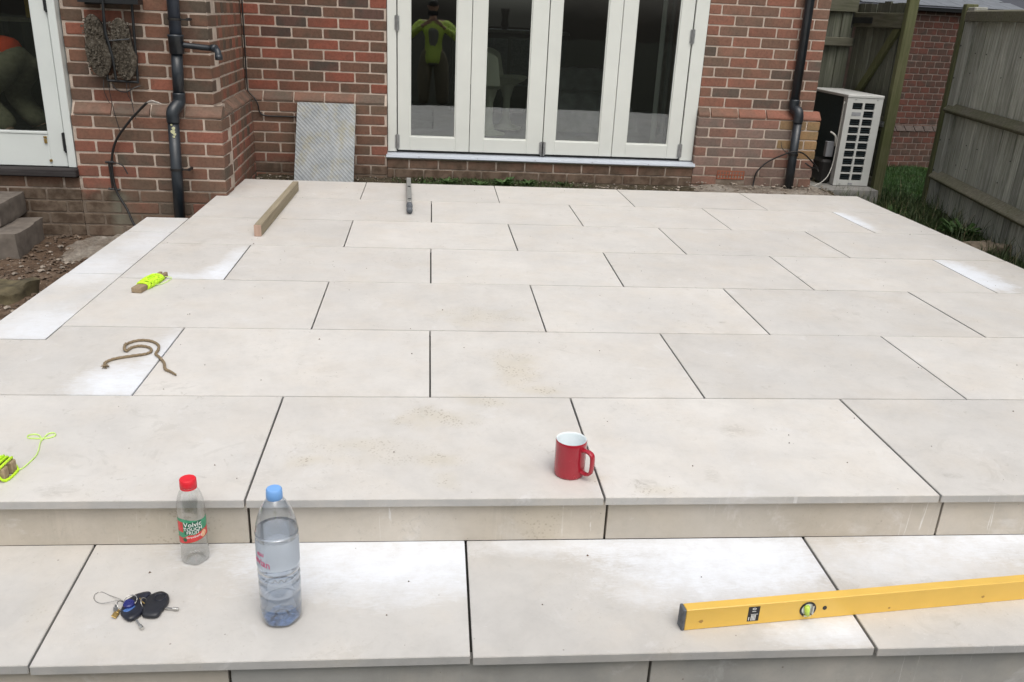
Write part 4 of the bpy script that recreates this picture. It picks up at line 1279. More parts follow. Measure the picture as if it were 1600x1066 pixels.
# concrete step blocks and a lump of rubble on the soil
def rough_box(name, x0, x1, y0, y1, z0, z1, mat, label, cat, rz=0.0, amp=0.006, seed=1, group=None, sub=6):
    bm = bmesh.new(); bmesh.ops.create_cube(bm, size=1)
    bmesh.ops.subdivide_edges(bm, edges=bm.edges, cuts=sub, use_grid_fill=True)
    w, d, h = x1 - x0, y1 - y0, z1 - z0
    for v in bm.verts:
        p = Vector((v.co.x * w, v.co.y * d, v.co.z * h + h / 2))
        e = sum(1 for a in (v.co.x, v.co.y, v.co.z) if abs(abs(a) - 0.5) < 1e-4)
        n = mnoise.noise_vector(p * 9 + Vector((seed, 0, 0)))
        v.co = p + n * amp * (1 + 0.8 * (e > 1))
        if e > 1:
            v.co -= Vector((math.copysign(0.004, p.x), math.copysign(0.004, p.y), math.copysign(0.003, p.z - h / 2)))
    me = bpy.data.meshes.new(name); bm.to_mesh(me); bm.free(); me.materials.append(mat)
    me.polygons.foreach_set('use_smooth', [True] * len(me.polygons)); me.set_sharp_from_angle(angle=R(50))
    return tag(obj(name, me, None, ((x0 + x1) / 2, (y0 + y1) / 2, z0), (0, 0, rz)), label, cat, group)
rough_box('concrete_block', -2.86, -2.355, 3.05, 3.49, -0.315, -0.140, M['block'], 'lower of two grey concrete blocks used as steps under the left door', 'block', R(4), seed=2, group='concrete block steps')
rough_box('concrete_block', -2.95, -2.49, 3.20, 3.59, -0.139, -0.002, M['block'], 'upper of two grey concrete blocks used as steps under the left door', 'block', R(3), seed=9, group='concrete block steps')
rough_box('rubble_lump', -2.32, -1.985, 2.23, 2.50, -0.31, -0.212, M['lump'], 'mossy lump of rubble on the soil left of the patio', 'rubble', R(-12), amp=0.022, seed=4, sub=8)
rough_box('rubble_stone', 3.60, 3.92, 3.42, 3.60, -0.26, -0.165, M['stone'], 'rough buff stone on the grass right of the patio', 'stone', R(20), amp=0.028, seed=14, sub=8)

# ------------------------------------------------------------------ checker plate leaning on the wall
pl = NT('galvanised_tread_plate')
pw = pl.coord('Object')
wv = pl.n('ShaderNodeTexWave'); wv.wave_type = 'BANDS'; wv.bands_direction = 'DIAGONAL'
mp = pl.n('ShaderNodeMapping'); mp.inputs['Rotation'].default_value = (0, 0, 0)
pl.link(pw, mp.inputs[0])
mp.inputs['Scale'].default_value = (1, 0, 1.0)
pl.link(mp.outputs[0], wv.inputs['Vector'])
wv.inputs['Scale'].default_value = 21
wv.inputs['Distortion'].default_value = 0.0
base = pl.ramp(pl.noise(pw, 7, 6, 0.7), [(0.3, (0.12, 0.135, 0.145)), (0.7, (0.24, 0.255, 0.26))])
rib = pl.ramp(wv.outputs['Fac'], [(0.75, (0, 0, 0)), (0.95, (1, 1, 1))])
c = pl.mix(pl.math('MULTIPLY', rib, 0.22), base, (0.46, 0.49, 0.51))
yl = pl.ramp(pl.noise(pw, 5.5, 6, 0.75), [(0.50, (0, 0, 0)), (0.68, (1, 1, 1))])
c = pl.mix(pl.math('MULTIPLY', yl, 0.75), c, (0.22, 0.20, 0.12))
dk = pl.ramp(pl.noise(pw, 40, 5, 0.8), [(0.62, (0, 0, 0)), (0.72, (1, 1, 1))])
c = pl.mix(pl.math('MULTIPLY', dk, 0.6), c, (0.07, 0.07, 0.065))
pl.pbr(c, 0.5, 0.35, pl.bump(wv.outputs['Fac'], 0.002, 0.5), 0.4)
plate = tag(obj('tread_plate', MB().box(-0.215, 0.215, -0.004, 0.004, 0, 0.66).mesh('tread_plate', pl.m, bevel=0.002), None, (-0.785, 4.40, -0.125), (R(-27.5), 0, 0)), 'stained grey ribbed metal plate leaning on the wall left of the folding doors', 'metal plate')
plate.rotation_euler = (-math.atan2(0.37, 0.60), 0, 0)
plate.scale = (1, 1, (0.60 ** 2 + 0.37 ** 2) ** 0.5 / 0.66)

# ------------------------------------------------------------------ air conditioner
ax0, ax1, ay0, ay1, az0, az1 = 3.442, 3.752, 5.20, 5.98, -0.095, 0.655
ac = thing('air_conditioner', ((ax0 + ax1) / 2, (ay0 + ay1) / 2, az0), 'white outdoor air conditioning unit with a black grille end beside the gate', 'air conditioner')
def B(x0, x1, y0, y1, z0, z1, m=None):
    m = m or MB()
    ox, oy, oz = (ax0 + ax1) / 2, (ay0 + ay1) / 2, az0
    return m.box(x0 - ox, x1 - ox, y0 - oy, y1 - oy, z0 - oz, z1 - oz)
m = B(ax0 + 0.014, ax1 - 0.004, ay0 + 0.03, ay1, az0 + 0.01, az1 - 0.012); m.build('casing', M['ac_coil'], ac)
m = B(ax0 - 0.004, ax1 + 0.004, ay0 - 0.004, ay1 + 0.004, az1 - 0.022, az1 + 0.002); m.build('lid', M['ac_white'], ac, bevel=0.004)
# end panel: a frame with 2 x 9 openings
m = MB()
cols = [(ax0 + 0.050, ax0 + 0.138), (ax0 + 0.156, ax0 + 0.244)]
zs = [(az1 - 0.115 - 0.0655 * k, az1 - 0.062 - 0.0655 * k) for k in range(10)]
B(ax0 + 0.0, cols[0][0], ay0, ay0 + 0.016, az0, az1 - 0.023, m)
B(cols[0][1], cols[1][0], ay0, ay0 + 0.016, az0, az1 - 0.023, m)
B(cols[1][1], ax1 - 0.0, ay0, ay0 + 0.016, az0, az1 - 0.023, m)
for ci, (a, e) in enumerate(cols):
    prev = az1 - 0.023
    for k, (z0_, z1_) in enumerate(zs):
        if ci == 0 and k == 1:
            continue
        B(a, e, ay0 + 0.0005, ay0 + 0.0155, z1_, prev, m)
        prev = z0_
    B(a, e, ay0 + 0.0005, ay0 + 0.0155, az0, prev, m)
B(ax0, ax0 + 0.012, ay0 + 0.016, ay0 + 0.075, az0 + 0.002, az1 - 0.023, m)
B(ax1 - 0.012, ax1, ay0 + 0.016, ay1, az0 + 0.002, az1 - 0.023, m)
m.build('end_panel', M['ac_white'], ac)
m = B(ax0 + 0.03, ax1 - 0.03, ay0 + 0.018, ay0 + 0.029, az0 + 0.02, az1 - 0.03); m.build('inner_grille', M['ac_dark'], ac)
m = MB()
for ci, (a, e) in enumerate(cols):
    for k, (z0_, z1_) in enumerate(zs):
        if ci == 0 and k == 1:
            continue
        for q in (0.3, 0.66):
            zc = z0_ + (z1_ - z0_) * q
            B(a, e, ay0 + 0.006, ay0 + 0.018, zc - 0.002, zc + 0.002, m)
tag(m.build('louvre', M['ac_coil'], ac), kind='stuff')
m = B(cols[0][0] + 0.004, cols[0][1] - 0.006, ay0 - 0.002, ay0 - 0.0002, zs[1][0] + 0.014, zs[1][1] - 0.010); m.build('badge', M['grey_plastic'], ac)
m = B(ax0 + 0.13, ax0 + 0.17, ay0 - 0.002, ay0 - 0.0002, az0 + 0.008, az0 + 0.022); m.build('badge', M['grey_plastic'], ac)
m = MB()
for (x, z) in ((ax0 + 0.07, az1 - 0.035), (ax1 - 0.05, az1 - 0.035), (ax0 + 0.06, az0 + 0.012)):
    m.tube([(x - (ax0 + ax1) / 2, ay0 - (ay0 + ay1) / 2 - 0.003, z - az0), (x - (ax0 + ax1) / 2, ay0 - (ay0 + ay1) / 2, z - az0)], 0.005, 8)
m.build('screw', M['steel'], ac)
m = B(ax0 - 0.055, ax0 + 0.012, ay0 + 0.12, ay0 + 0.17, az0 + 0.22, az0 + 0.35); m.build('isolator_box', M['grey_plastic'], ac, bevel=0.004)
m = MB(); O4 = Vector(((ax0 + ax1) / 2, (ay0 + ay1) / 2, az0))
m.tube(crom([tuple(Vector(p) - O4) for p in ((3.30, 5.12, 0.36), (3.34, 5.10, 0.33), (3.36, 5.12, 0.26), (3.40, 5.2, 0.24))], 5), 0.008, 8)
m.tube(crom([tuple(Vector(p) - O4) for p in ((3.43, 5.23, 0.60), (3.428, 5.23, 0.35), (3.42, 5.22, 0.12), (3.38, 5.18, 0.0), (3.30, 5.12, -0.06), (3.20, 5.06, -0.085))], 6), 0.0045, 8)
m.build('white_cable', M['room_light'], ac, smooth=True)
m = MB(); m.box(-0.12, 0.10, -0.30, 0.30, 0, 0.05); 
dk_ = B(ax0 - 0.10, ax0 + 0.01, ay0 + 0.08, ay0 + 0.30, az0, az0 + 0.20); dk_.build('pipe_cover', M['cable'], ac, bevel=0.02)
rough_box('concrete_slab', 3.14, 3.77, 5.02, 6.05, -0.25, -0.100, M['concrete'], 'grey concrete slab under the air conditioning unit', 'slab', 0, amp=0.004, seed=5)
m = MB()
feet = tag(obj('unit_foot', MB().box(-0.16, 0.16, -0.03, 0.03, 0, 0.006).mesh('unit_foot', M['ac_white']), ac, (0, -0.25, -0.005)))

# ------------------------------------------------------------------ gate
GZ = 1.62
def board(w, h, t, mat, seed, top=0.0):
    r = random.Random(seed); m = MB()
    x0, x1 = -w / 2, w / 2
    j = lambda a: r.uniform(-a, a)
    n = 6
    vs = []
    for i in range(n + 1):
        z = h * i / n
        vs += [(x0 + j(.0012), j(.0015), z), (x1 + j(.0012), j(.0015) - 0.004, z), (x1 + j(.001), t, z), (x0 + j(.001), t, z)]
    fs = [(3, 2, 1, 0), (4 * n, 4 * n + 1, 4 * n + 2, 4 * n + 3)]
    for i in range(n):
        for k in range(4):
            fs.append((4 * i + k, 4 * i + (k + 1) % 4, 4 * (i + 1) + (k + 1) % 4, 4 * (i + 1) + k))
    m.add(vs, fs)
    return m.mesh('board', mat)
def panel(parent, L, bw, h, z0, mat, seed, t=0.014, y=0.0):
    protos = [board(bw, h, t, mat, seed + k) for k in range(4)]
    r = random.Random(seed)
    n = int(round(L / bw)); step = L / n
    for i in range(n):
        o = obj('board', protos[r.randrange(4)], parent, (step * (i + 0.5), y + (0.004 if i % 2 else 0) + r.uniform(-.001, .001), z0 + r.uniform(-0.012, 0.012)), (0, r.uniform(-.004, .004), r.uniform(-.012, .012)))
        o.scale = (step * 0.985 / bw, 1, 1)
# fixed panel left of the gate (house corner to gate hinge)
def angle(a, b_): return math.atan2(b_[1] - a[1], b_[0] - a[0])
A0, A1 = (3.02, 6.02), (3.78, 6.05)
fp = thing('gate_side_panel', (A0[0], A0[1], -0.28), 'dark boarded wooden panel between the house and the gate', 'fence panel', rot=(0, 0, angle(A0, A1)))
Lp = math.hypot(A1[0] - A0[0], A1[1] - A0[1])
panel(fp, Lp, 0.098, GZ + 0.10, 0.02, M['gate'], 40)
m = MB(); m.box(0, Lp, -0.045, -0.004, 1.59, 1.70); m.build('top_rail', M['gate_rail'], fp, bevel=0.004)
m = MB(); m.box(0, Lp, -0.06, -0.004, 1.30, 1.375); m.build('rail', M['gate_rail'], fp, bevel=0.006)
m = MB(); m.box(0, Lp, -0.06, -0.004, 0.50, 0.575); m.build('rail', M['gate_rail'], fp, bevel=0.006)
m = MB(); m.box(Lp - 0.12, Lp - 0.01, -0.02, 0.07, 0.0, 1.78); m.build('post', M['gate'], fp, bevel=0.005)
# the gate leaf itself, standing part open towards the patio
G0, G1 = (3.80, 6.04), (3.895, 5.27)
ga = thing('garden_gate', (G0[0], G0[1], -0.26), 'ledged and braced wooden gate standing open with a green edge post', 'gate', rot=(0, 0, angle(G0, G1)))
Lg = math.hypot(G1[0] - G0[0], G1[1] - G0[1])
panel(ga, Lg - 0.04, 0.098, GZ, 0.03, M['gate'], 50, y=0.0)
m = MB(); m.box(0.02, Lg - 0.06, -0.04, -0.002, 1.45, 1.57); m.build('ledge', M['gate_rail'], ga, bevel=0.004)
m = MB(); m.box(0.02, Lg - 0.06, -0.04, -0.002, 0.62, 0.74); m.build('ledge', M['gate_rail'], ga, bevel=0.004)
m = MB(); m.box(0.02, Lg - 0.06, -0.04, -0.002, 0.10, 0.22); m.build('ledge', M['gate_rail'], ga, bevel=0.004)
m = MB(); m.prism([(0.08, 0.745), (0.17, 0.745), (Lg - 0.08, 1.445), (Lg - 0.17, 1.445)], 0.003, 0.036, Matrix.Rotation(PI / 2, 4, 'X'))
m.build('brace', M['post'], ga, bevel=0.003)
m = MB(); m.box(Lg - 0.055, Lg - 0.002, -0.045, 0.045, 0.0, GZ + 0.14); m.build('edge_post', M['post'], ga, bevel=0.005)
m = MB(); m.box(0.0, 0.30, -0.048, -0.041, 1.48, 1.53); m.tube([(0.0, -0.045, 1.44), (0.0, -0.045, 1.57)], 0.008, 8); m.build('hinge', M['black_metal'], ga)
m = MB(); m.box(Lg - 0.22, Lg - 0.03, -0.052, -0.041, 0.655, 0.70); m.tube([(Lg - 0.20, -0.06, 0.677), (Lg - 0.02, -0.06, 0.677)], 0.008, 8); m.build('bolt', M['steel'], ga)

# ------------------------------------------------------------------ right fence
F = [(4.28, 5.06), (3.74, 2.44), (3.68, 0.80), (3.66, -0.85)]
for i in range(3):
    a, e = F[i], F[i + 1]
    L = math.hypot(e[0] - a[0], e[1] - a[1])
    lab = ['weathered grey boarded fence bay nearest the gate, with two jamb posts', 'weathered grey boarded fence bay in the middle of the right side', 'weathered grey boarded fence bay nearest the steps'][i]
    f = thing('fence_panel', (a[0], a[1], -0.27), lab, 'fence', 'fence bays right of the patio', (0, 0, angle(a, e)))
    panel(f, L, 0.118, 1.60, 0.02 if i else 0.0, M['fence'], 60 + i * 10, t=0.016)
    sl = 0.02
    for (zr, hh) in ((1.535, 0.085), (0.835, 0.07), (0.285, 0.075)):
        # three cornered rail, sloping face upwards
        m = MB(); ym = -0.062 if zr < 1.5 else -0.045
        pr = [(0.0, 0.0), (ym * 0.55, -0.012), (ym, 0.012), (ym * 0.95, 0.024), (0.0, hh)]
        if zr > 1.5:
            pr = [(0.0, 0.0), (ym, 0.0), (ym, hh - 0.012), (0.0, hh)]
        vs = [(0.0, y_ - 0.006, zr + z_) for y_, z_ in pr] + [(L, y_ - 0.006, zr + z_ - sl) for y_, z_ in pr]
        n_ = len(pr)
        m.add(vs, [tuple(reversed(range(n_))), tuple(range(n_, 2 * n_))] + [(k, n_ + k, n_ + (k + 1) % n_, (k + 1) % n_) for k in range(n_)])
        m.build('rail', M['rail'], f, bevel=0.003)
    m = MB(); m.box(-0.05, 0.095, -0.03, 0.07, -0.05, 1.64); m.build('post', M['post_grey'], f, bevel=0.005)
    if i == 0:
        m = MB(); m.box(-0.125, -0.052, -0.045, 0.05, -0.05, 1.665); m.build('post', M['post'], f, bevel=0.005)
        m = MB()
        for zz in (0.35, 0.6, 0.83, 1.1, 1.35):
            m.tube([(-0.02, -0.034, zz), (-0.02, -0.029, zz)], 0.007, 8)
        for k in range(26):
            xx = 0.10 + k * 0.118 % (L - .1); zz = (0.62, 1.15, 0.86, 1.30, 0.45)[k % 5]
            m.tube([(xx, -0.007, zz), (xx, -0.003, zz)], 0.005, 6)
        tag(m.build('nail_head', M['black_metal'], f), kind='stuff')

# ------------------------------------------------------------------ neighbouring brick wall with slate lean-to
W0, W1 = (4.45, 7.20), (6.3, 7.45)
nw = thing('neighbouring_outhouse', (W0[0], W0[1], -0.30), 'dark red brick outhouse wall seen through the gap beyond the gate', 'outhouse', rot=(0, 0, angle(W0, W1)))
wl = math.hypot(W1[0] - W0[0], W1[1] - W0[1])
m = MB(); m.box(0, wl, 0.004, 0.22, 0, 1.72); m.box(0, wl, -0.046, 0.004, 0, 0.46)
nwall = m.build('wall', M['mortar_dark'], nw)
wmn = Matrix.Translation((W0[0], W0[1], -0.30)) @ Matrix.Rotation(angle(W0, W1), 4, 'Z')
k = 0
zz = 0.0
while zz < 1.68:
    low = zz < 0.44
    x = 0.0 if k % 2 else -0.06
    hh = 0.056
    while x < wl:
        a = max(0, x); e = min(x + 0.109, wl)
        if e - a > 0.03:
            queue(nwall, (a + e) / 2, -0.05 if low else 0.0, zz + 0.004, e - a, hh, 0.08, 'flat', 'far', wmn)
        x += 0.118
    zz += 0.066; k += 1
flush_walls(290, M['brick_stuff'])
m = MB()
x = 0.0
while x < wl - 0.1:
    m.add([(x + 0.004, -0.058, 0.462), (x + 0.112, -0.058, 0.462), (x + 0.112, 0.0, 0.515), (x + 0.004, 0.0, 0.515), (x + 0.004, 0.0, 0.462), (x + 0.112, 0.0, 0.462)], [(0, 1, 2, 3), (0, 4, 5, 1), (0, 3, 4), (1, 5, 2)])
    x += 0.118
m.build('plinth_capping', M['capping'], nw)
m = MB(); m.box(-0.1, wl, -0.07, 0.0, 1.685, 1.72); m.build('eaves_shade_strip', M['black_metal'], nw)  # black strip stands in for the shaded gap under the slates
roof = MB(); roof.add([(-0.15, -0.10, 1.728), (wl, -0.10, 1.728), (wl, 2.2, 2.25), (-0.15, 2.2, 2.25)], [(0, 1, 2, 3)]); ro = roof.build('roof', M['slate'], nw)
sm = MB().box(0.0, 0.196, 0, 0.30, 0, 0.007).mesh('slate', M['slate'], bevel=0.001)
pit = math.atan2(2.25 - 1.728, 2.3)
for row in range(5):
    for i in range(int(wl / 0.2) + 1):
        yy = -0.115 + row * 0.19
        obj('slate', sm, ro, (-0.15 + i * 0.2 - (0.1 if row % 2 else 0), yy, 1.732 + (yy + 0.10) * math.tan(pit) + 0.004), (pit + 0.03, 0, random.uniform(-.01, .01)))

# ------------------------------------------------------------------ grass, weeds
def blades(name, n, fx, zf, h0, h1, mat, seed, w=0.004, lean=0.5):
    r = random.Random(seed); m = MB(); vs = []; fs = []
    for _ in range(n):
        x, y = fx(r)
        z = zf(x, y) - 0.005
        h = r.uniform(h0, h1); a = r.uniform(0, 2 * PI); l = r.uniform(0.1, lean) * h
        dx, dy = math.cos(a), math.sin(a)
        px_, py_ = -dy * w / 2, dx * w / 2
        o = len(vs)
        vs += [(x - px_, y - py_, z), (x + px_, y + py_, z),
               (x - px_ * .8 + dx * l * .35, y - py_ * .8 + dy * l * .35, z + h * .55), (x + px_ * .8 + dx * l * .35, y + py_ * .8 + dy * l * .35, z + h * .55),
               (x + dx * l, y + dy * l, z + h * 0.95)]
        fs += [(o, o + 1, o + 3, o + 2), (o + 2, o + 3, o + 4)]
    m.add(vs, fs)
    return tag(m.build(name, mat), kind='stuff')
def verge(r):
    while True:
        x = r.uniform(3.18, 4.25); y = r.uniform(1.2, 5.4)
        xf = F[1][0] + (F[0][0] - F[1][0]) * (y - F[1][1]) / (F[0][1] - F[1][1]) if y > F[1][1] else F[2][0] + (F[1][0] - F[2][0]) * (y - F[2][1]) / (F[1][1] - F[2][1])
        if x > xf - 0.03: continue
        if nz(x, y, 3.0, 2) + 0.9 * (x - 3.5) > -0.05 or r.random() < 0.10:
            return x, y
blades('grass', 6500, verge, right_z, 0.02, 0.09, M['grass'], 1, 0.004, 0.9)
blades('tall_grass', 900, lambda r: (lambda p: p)(verge(r)), right_z, 0.10, 0.22, M['grass'], 2, 0.005, 1.0)
blades('dry_grass', 260, verge, right_z, 0.06, 0.22, M['straw'], 3, 0.003, 1.1)
blades('lawn_grass', 14000, lambda r: (r.uniform(3.9, 5.4), r.uniform(5.2, 7.3)), right_z, 0.02, 0.06, M['grass_bright'], 4, 0.005, 0.6)
blades('lawn_grass', 5000, lambda r: (r.uniform(-2.2, 2.2), r.uniform(-4.5, -0.7)), lambda x, y: -0.30, 0.02, 0.05, M['grass'], 6, 0.006, 0.6)
blades('moss_and_grass', 3200, lambda r: (r.triangular(-0.35, 1.25, 0.45), r.uniform(4.5, 4.8)), lambda x, y: -0.098 + 0.055 * (y - 4.2), 0.008, 0.03, M['grass'], 9, 0.006, 1.2)
def weed(x, y, z, size, nl, label, seed, group=None, mat='leaf'):
    r = random.Random(seed); m = MB()
    for k in range(nl):
        a = r.uniform(0, 2 * PI); L = size * r.uniform(0.5, 1.0); up = r.uniform(0.25, 1.0); w = L * r.uniform(0.22, 0.34)
        dx, dy = math.cos(a), math.sin(a); qx, qy = -dy, dx
        b0 = (r.uniform(-1, 1) * size * 0.35, r.uniform(-1, 1) * size * 0.25, 0)
        def P(s, side, hz):
            return (b0[0] + dx * L * s + qx * w * side, b0[1] + dy * L * s + qy * w * side, hz)
        h = L * up
        m.add([P(0, 0, 0), P(.45, .5, h * .62), P(.45, -.5, h * .62), P(.5, 0, h * .55), P(.85, .3, h * .85), P(.85, -.3, h * .85), P(1.05, 0, h * .75)],
              [(0, 3, 1), (0, 2, 3), (1, 3, 4), (3, 2, 5), (3, 6, 4), (3, 5, 6)])
    o = m.build('weed', M[mat], None, (x, y, z))
    return tag(o, label, 'weed', group)
wd = [(-0.06, 4.55, .050, 26, 'sparse weed at the left end of the strip under the folding doors'), (0.12, 4.62, .060, 34, 'low green weed under the first folding door leaf'),
      (0.36, 4.58, .055, 34, 'small weed between the two larger clumps under the folding doors'), (0.55, 4.63, .070, 60, 'bushiest green weed under the second folding door leaf'), (0.74, 4.66, .055, 36, 'low weed just right of the bushiest clump under the doors'),
      (1.02, 4.70, .040, 22, 'thin weed at the right end of the strip under the folding doors')]
for i, (x, y, s, n, l) in enumerate(wd):
    weed(x, y, -0.088 + 0.03 * (y - 4.4), s * 1.25, n + 10, l, 10 + i, 'weeds under the folding doors')
weed(3.72, 4.62, right_z(3.72, 4.62), 0.13, 20, 'broad leaved weed in the grass at the foot of the fence jamb', 31)
weed(3.55, 4.15, right_z(3.55, 4.15), 0.085, 22, 'leafy weed at the far right edge of the patio', 32)
weed(3.42, 3.85, right_z(3.42, 3.85), 0.06, 18, 'low weed beside the patio edge left of the buff stone', 33)
weed(3.86, 3.95, right_z(3.86, 3.95), 0.16, 40, 'dark bushy weed against the fence behind the buff stone', 34)

# ------------------------------------------------------------------ small things on the patio
# mug
mug = thing('mug', (0.377, 0.125, 0.0), 'red mug with a white inside on the front patio slab', 'mug')
prof = [(0.0375, 0.0), (0.0405, 0.003), (0.0415, 0.010), (0.0415, 0.095), (0.0418, 0.101), (0.0405, 0.1035)]
m = MB(); m.lathe(prof, 48); m.add([(0, 0, 0.001)] + [(0.0375 * math.cos(2 * PI * k / 48), 0.0375 * math.sin(2 * PI * k / 48), 0) for k in range(48)], [(0, (k + 1) % 48 + 1, k + 1) for k in range(48)])
m.build('mug_body', M['red'], mug, smooth=True)
m = MB(); m.lathe([(0.0404, 0.1036), (0.0385, 0.1030), (0.0375, 0.099), (0.0370, 0.020), (0.034, 0.010), (0.020, 0.007), (0.0005, 0.0065)], 48); m.build('mug_lining', M['white_glaze'], mug, smooth=True)
ha = R(-47)
hp = crom([(0.038, 0, 0.083), (0.056, 0, 0.086), (0.069, 0, 0.081), (0.0725, 0, 0.068), (0.072, 0, 0.040), (0.067, 0, 0.025), (0.052, 0, 0.019), (0.037, 0, 0.021)], 5)
m = MB(); vs = []; fs = []
hw, ht = 0.0078, 0.0042
for i, p in enumerate(hp):
    t_ = (hp[min(i + 1, len(hp) - 1)] - hp[max(i - 1, 0)]).normalized()
    nn = Vector((t_.z, 0, -t_.x))
    for k in range(12):
        an = 2 * PI * k / 12
        ca, sa = math.cos(an), math.sin(an)
        ca = math.copysign(abs(ca) ** 0.6, ca); sa = math.copysign(abs(sa) ** 0.6, sa)
        vs.append(tuple(p + nn * ht * ca + Vector((0, 1, 0)) * hw * sa))
for i in range(len(hp) - 1):
    for k in range(12):
        fs.append((12 * i + k, 12 * i + (k + 1) % 12, 12 * (i + 1) + (k + 1) % 12, 12 * (i + 1) + k))
m.add(vs, fs); h_ = m.build('handle', M['red'], mug, (0, 0, 0), (0, 0, ha), smooth=True)

# bottles
def bend_text(body, size, r, ang0, zc, squash=1.0, rot=0.0, slope=0.0):
    vs, fs = text_geo(body, size)
    out = []
    for (x, y, z) in vs:
        x *= squash
        if rot:
            x, y = x * math.cos(rot) - y * math.sin(rot), x * math.sin(rot) + y * math.cos(rot)
        a = ang0 + x / r
        out.append(((r + z) * math.cos(a), (r + z) * math.sin(a), zc + y + slope * x))
    return out, fs
def arc_patch(m, r, a0, a1, z0, z1, n=16, zt=None):
    vs = []; fs = []
    for i in range(n + 1):
        a = a0 + (a1 - a0) * i / n
        zz0 = z0(a) if callable(z0) else z0
        zz1 = z1(a) if callable(z1) else z1
        vs += [(r * math.cos(a), r * math.sin(a), zz0), (r * math.cos(a), r * math.sin(a), zz1)]
    for i in range(n):
        fs.append((2 * i, 2 * i + 2, 2 * i + 3, 2 * i + 1))
    m.add(vs, fs)
M['pet'] = pet_material('clear_plastic_bottle', (0.955, 0.965, 0.965), gloss=2.8)
M['pet_blue'] = pet_material('blue_tinted_bottle', (0.84, 0.895, 0.965), gloss=2.6)
M['water'] = pet_material('bottle_full_of_water', (0.95, 0.97, 0.99), refr=0.5, gloss=0.9)
M['lab_green'] = simple('label_green', (0.05, 0.30, 0.16), 0.4, var=0.2, scale=90)
M['lab_dkgreen'] = simple('label_dark_green', (0.01, 0.12, 0.065), 0.4)
M['lab_red'] = simple('label_red', (0.62, 0.05, 0.05), 0.4, var=0.25, scale=80)
M['lab_white'] = simple('label_white', (0.80, 0.81, 0.80), 0.45)
M['lab_pink'] = simple('label_pink', (0.62, 0.10, 0.22), 0.45)
M['lab_grey'] = simple('label_grey_blue', (0.46, 0.51, 0.60), 0.45, var=0.06)
t_ = NT('frosted_label'); tr_ = t_.n('ShaderNodeBsdfTransparent'); df_ = t_.n('ShaderNodeBsdfDiffuse'); df_.inputs[0].default_value = (0.62, 0.68, 0.76, 1)
mx_ = t_.n('ShaderNodeMixShader'); mx_.inputs[0].default_value = 0.55; t_.link(tr_.outputs[0], mx_.inputs[1]); t_.link(df_.outputs[0], mx_.inputs[2]); t_.link(mx_.outputs[0], t_.out.inputs[0])
M['lab_frost'] = t_.m

B1 = (-0.566, -0.041, -0.140)
facing = math.atan2(cam.location.y - B1[1], cam.location.x - B1[0])
b1 = thing('small_bottle', B1, 'small empty drink bottle with a red cap and fruit label on the step', 'bottle')
pr1 = [(0.012, 0.004), (0.024, 0.000), (0.030, 0.004), (0.0318, 0.014), (0.0322, 0.034), (0.0312, 0.038), (0.0322, 0.043), (0.0322, 0.052), (0.0308, 0.056), (0.0322, 0.061), (0.0326, 0.067), (0.0326, 0.128), (0.0322, 0.133), (0.0330, 0.138), (0.0328, 0.150), (0.0310, 0.165), (0.0275, 0.180), (0.0225, 0.192), (0.0185, 0.199), (0.0178, 0.205), (0.0178, 0.214)]
foot = lambda a, z: 1 + (0.06 * math.cos(5 * a) if z < 0.03 else 0) + (0.012 * math.cos(10 * a) if 0.134 < z < 0.18 else 0)
m = MB(); m.lathe(pr1, 60, mod=foot); m.build('bottle_body', M['pet'], b1, smooth=True)
m = MB(); m.lathe([(0.0005, 0.012), (0.012, 0.010), (0.0235, 0.002)], 40, mod=lambda a, z: 1 + 0.1 * math.cos(5 * a)); m.build('bottle_base', M['pet'], b1, smooth=True)
m = MB(); m.lathe([(0.0, 0.2255), (0.0175, 0.2255), (0.0192, 0.2235), (0.0196, 0.206), (0.0190, 0.205)], 60, mod=lambda a, z: 1 + 0.008 * math.cos(30 * a)); m.lathe([(0.0180, 0.2040), (0.0194, 0.2035), (0.0194, 0.2005), (0.0180, 0.200)], 40); m.build('cap', M['red_cap'], b1, auto=50)
lr = 0.0329
lab = MB()
a0, a1 = facing - 1.35, facing + 1.35
arc_patch(lab, lr, a0, a1, lambda a: 0.068 + 0.006 * (a - facing), lambda a: 0.128 - 0.004 * math.sin((a - facing) * 2), 28)
lab_o = lab.build('label', M['lab_green'], b1, smooth=True)
lab = MB(); arc_patch(lab, lr + 0.0002, facing - 1.30, facing + 1.30, lambda a: 0.069 + 0.006 * (a - facing), lambda a: 0.089 + 0.009 * (a - facing) + 0.002 * math.sin(7 * a), 28); arc_patch(lab, lr + 0.0002, facing - 1.30, facing - 0.70, 0.095, 0.123, 8); lab.build('label_print', M['lab_red'], lab_o, smooth=True)
lab = MB(); arc_patch(lab, lr + 0.0004, facing - 0.62, facing + 0.62, lambda a: 0.092 + 0.004 * (a - facing), lambda a: 0.1235 + 0.002 * (a - facing), 20); lab.build('label_print', M['lab_dkgreen'], lab_o, smooth=True)
lab = MB()
for (tx, sz, zc, sq) in (('Volvic', 0.0175, 0.1165, 1.0), ('TOUCH', 0.0125, 0.1040, 1.0), ('FRUIT', 0.0120, 0.0945, 1.0)):
    lab.add(*bend_text(tx, sz, lr + 0.0009, facing, zc, sq))
lab.build('lettering', M['lab_white'], lab_o)
lab = MB(); lab.add(*bend_text('Strawberry', 0.0085, lr + 0.0009, facing + 0.05, 0.0835, 0.95, slope=0.12)); lab.build('lettering', M['lab_white'], lab_o)
lab = MB(); 
for k in range(3):
    lab.add(*bend_text('-----', 0.006, lr + 0.0008, facing - 0.05, 0.0735 + 0.0022 * k, 0.7)) if k < 0 else None
